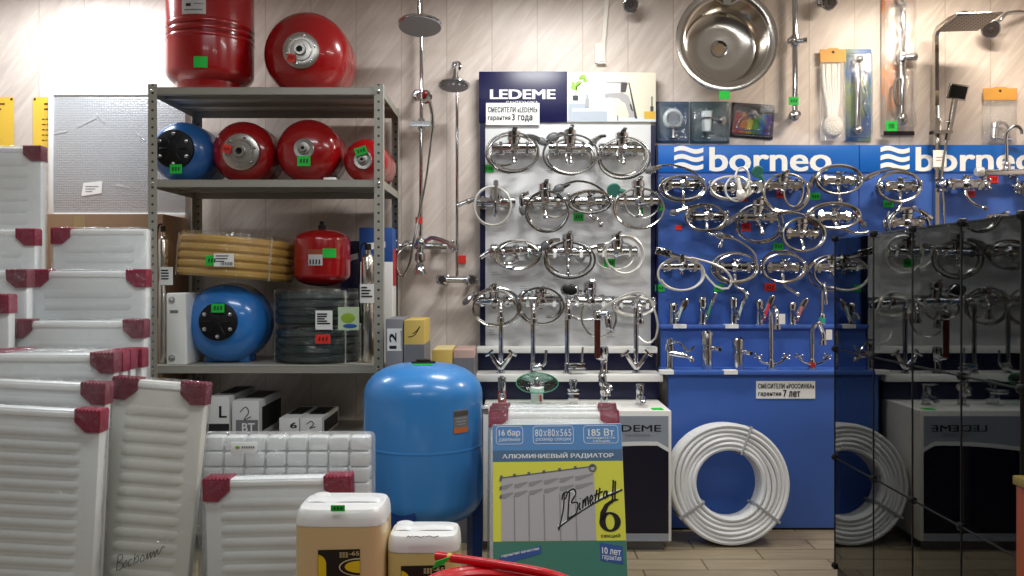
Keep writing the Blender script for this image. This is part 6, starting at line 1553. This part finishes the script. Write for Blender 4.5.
def behind(label, Yt, pyt, px, wid, left=True, right=True, cards=CARD):
    hgt = ZZ(pyt, Yt)/math.cos(LEAN)-.006; f = lean_frame(px, Yt, ZZ(pyt, Yt), hgt); f.z = max(f.z, .012)
    t = panel_radiator(label, 0, 0, wid, hgt, ribs=.045, thick=.05, cards=cards, left=left, right=right, cw=.075)
    t.location = f; t.rotation_euler = (-LEAN, 0, 0); return t
behind('wrapped radiator with striped maroon corners right behind the printed radiator carton', 3.335, 413, 554, .50)
behind('second wrapped radiator behind the printed radiator carton', 3.41, 409, 553, .50, cards=CARDP)
behind('rearmost wrapped radiator behind the printed radiator carton', 3.485, 406, 554, .50)

# ------------------------------------------------------------------ canisters and red hose on a low bench
t = thing('low_bench', 'low wooden bench under the canisters, mostly below the picture', 'bench', (-.35, 2.42, 0))
zbn = .355
MB().box((-.72, 2.22, zbn-.03), (-.02, 2.70, zbn), .004).build('top', wood(), t)
for xx in (-.69, -.08):
    for yy in (2.25, 2.63): MB().box((xx, yy, 0), (xx+.04, yy+.04, zbn-.03), .003).build('leg', WHITE, t)
def canister(label, px0, px1, pyt, Y, dep, liq, level_py, lid, tagp, lab_rect, writing=False):
    x0, x1 = XX(px0, Y+dep*.3), XX(px1, Y+dep*.3); x = (x0+x1)/2; w = (x1-x0)/2; zt = ZZ(pyt, Y+dep*.5); zl = ZZ(level_py, Y); z0 = zbn+.001
    t = thing('canister', label, 'canister', (x, Y+dep/2, z0), 'liquid canisters')
    yc = Y+dep/2
    def sec(z, fx, fy, n=40, e=5.):
        out = []
        for i in range(n):
            a = 2*math.pi*i/n; c, s_ = math.cos(a), math.sin(a)
            out.append((x+w*fx*math.copysign(abs(c)**(2/e), c), yc+dep/2*fy*math.copysign(abs(s_)**(2/e), s_), z))
        return out
    def loft(b, secs):
        n = len(secs[0]); vs = [p for s_ in secs for p in s_]; fs = [(j*n+i, j*n+(i+1) % n, (j+1)*n+(i+1) % n, (j+1)*n+i) for j in range(len(secs)-1) for i in range(n)]
        fs += [tuple(range(n-1, -1, -1)), tuple((len(secs)-1)*n+i for i in range(n))]; b.add(vs, fs); return b
    h = zt-z0
    lo = MB(); loft(lo, [sec(z0, .9, .9), sec(z0+.01, .97, .97), sec(z0+.025, 1, 1), sec(z0+h*.35, 1, 1), sec(zl, 1, 1)]); lo.build('filled_body', liq, t)
    up = MB(); zs_ = zt-.03
    loft(up, [sec(zl, 1, 1), sec(zs_-.03, 1, 1), sec(zs_-.01, .99, .99), sec(zs_+.008, .965, .96), sec(zs_+.018, .92, .9), sec(zs_+.021, .86, .8)]); up.build('upper_body', HDPE, t)
    hd = MB()                                                     # moulded grip bridge with a dip at either side
    pts = [(x-w*.84, yc, zs_+.016), (x-w*.78, yc, zt-.008), (x-w*.55, yc, zt-.006), (x-w*.36, yc, zt-.009), (x-w*.2, yc, zt-.009), (x+w*.1, yc, zt-.006), (x+w*.7, yc, zt-.007), (x+w*.84, yc, zs_+.016)]
    hd.tube(smooth_path(pts, 5), .0065, 10, flat=(1., 4.5)); hd.box((x-w*.34, yc-.02, zs_+.012), (x-w*.22, yc+.02, zt-.01), .004); hd.build('grip', HDPE, t)
    cp = MB(); cp.lathe([(.024, 0), (.026, .003), (.026, .010), (.022, .012)], (x-w*.62, yc+dep*.3, zs_+.012), (0, 0, 1), 24); cp.build('screw_cap', HDPE, t)
    fr = lambda px, py, d=.002: W(px, py, Y-d)
    if tagp: price(t, tagp[0], tagp[1], Y+.004, 14, 6)
    if lab_rect:
        a0, a1, b0, b1 = lab_rect
        P_ = lambda pts, m, d, nm: MB().prism([(XX(px, Y), ZZ(py, Y)) for px, py in pts], lambda X, Zz, k: V((X, Y-.0012-d+k, Zz)), .0012).build(nm, m, t)
        P_([(a0, b0), (a1, b0-1), (a1, b1), (a0, b1)], mat('label_black', (26, 22, 22), .4), .0004, 'label')
        wd = a1-a0
        arc = lambda cx, cy, rx, ry, u0, u1, n=12: [(cx+rx*math.cos(R(u0+(u1-u0)*i/n)), cy-ry*math.sin(R(u0+(u1-u0)*i/n))) for i in range(n+1)]
        P_([(a0+.4, b0+4.5)]+arc(a0-1, b0+14, wd*.22, 9.5, 88, 0)+[(a0+wd*.2, b1), (a0+.4, b1)], YEL, .0012, 'label_field')
        P_(arc(a1, b0+17, wd*.5, 9, 90, 270), mat('label_white_line', (230, 220, 170), .4), .0012, 'label_curve')
        P_(arc(a1, b0+17, wd*.47, 8, 90, 270), mat('label_black', (26, 22, 22), .4), .0019, 'label_curve')
        P_(arc(a1, b0+16.5, wd*.36, 6, 90, 270), YEL, .0026, 'label_field')
        b = MB(); r_ = random.Random(3)
        for i in range(3):
            for k in range(3): b.box((XX(a0+wd*.52+k*3, Y), Y-.0042, ZZ(b0+3.2+i*1.9, Y)), (XX(a0+wd*.52+k*3+2.2, Y), Y-.0028, ZZ(b0+2.2+i*1.9, Y)))
        b.build('lettering', mat('label_cream', (206, 190, 140), .5), t)
        MB().text('-65', lambda X, Zz, k: V((X, Y-.0046+k, Zz)), XX(a0+wd*.74, Y), XX(a1-.5, Y), ZZ(b0+5, Y), ZZ(b0+1, Y), bold=.02).build('lettering', mat('label_cream', (206, 190, 140), .5), t)
    return t
canister('larger canister of amber liquid with black and yellow label', 297.5, 386.5, 497, 2.45, .22, LIQ, 527, None, (338, 508), (318, 360, 550, 590))
c2 = canister('smaller canister of yellow liquid with marker writing, right of the larger one', 388, 460, 525, 2.48, .17, LIQ2, 553, None, None, (401, 445, 566, 592))
pen([[(0, 0), (.3, .5), (.5, .1), (.9, .5)], [(1, .2), (1.5, .4), (2., .1), (2.6, .45)], [(2.7, .2), (3.3, .5), (3.8, .15), (4.6, .5)]], lambda x, y: W(406.5+x*7, 537.5-y*3, 2.478), .0012, 'handwriting', c2, local=False)

# red hose
def red_hose():
    Y = 2.28; c = W(497, 600, 2.05)
    cx, cy = .02, 2.0
    t = thing('red_hose_coil', 'coil of glossy red hose with green tie at the bottom of the picture', 'hose coil', (-.03, 1.95, .355), 'loose hoses')
    m = mat('red_hose', (206, 14, 30), .3, 0, .5, .3)
    b = MB(); pk = ZZ(560, 2.15)
    rt = .0135; z0 = .355
    for j in range(10):
        r0 = .30-.006*(j % 2); zz = z0+rt+j*2*rt*.9
        pts = []
        for k in range(56):
            a = 2*math.pi*k/56; pts.append((-.035+(r0+.012*math.sin(j*1.7+a))*math.cos(a)*.66, 1.98+(r0*.66)*math.sin(a), zz+.008*math.sin(a*2+j)))
        b.tube(pts, rt, 8, closed=True)
        pts = [(-.035+(p[0]+.035)*.86, 1.98+(p[1]-1.98)*.86, p[2]) for p in pts]; b.tube(pts, rt, 8, closed=True)
    b.build('hose', m, t)
    e = MB(); e.tube(smooth_path([W(436, 556, 2.2), W(460, 559, 2.18), W(500, 565, 2.15), W(545, 573, 2.1), W(575, 583, 2.02)], 8), .0115, 12); o = e.build('hose_end', m, t)
    MB().tube([W(448, 557.3, 2.19), W(452, 557.9, 2.187)], .0119, 12).build('printed_ring', mat('gold_print', (220, 180, 70), .4), o)
    MB().prism([(0, 0), (.03, .012), (.045, .03), (.01, .018)], lambda a, q, k: W(432, 569, 2.1)+V((a, k, q)), .004).build('green_tie', GREEN, t)
    return t
red_hose()
t = thing('low_stand', 'low dark stand under the red hose coil, below the picture', 'stand', (-.03, 1.97, 0))
MB().box((-.30, 1.72, .325), (.24, 2.20, .354), .004).build('top', mat('dark_wood', (70, 48, 34), .5), t)
for xx in (-.28, .18):
    for yy in (1.75, 2.13): MB().box((xx, yy, 0), (xx+.04, yy+.04, .325), .003).build('leg', mat('dark_wood', (70, 48, 34), .5), t)
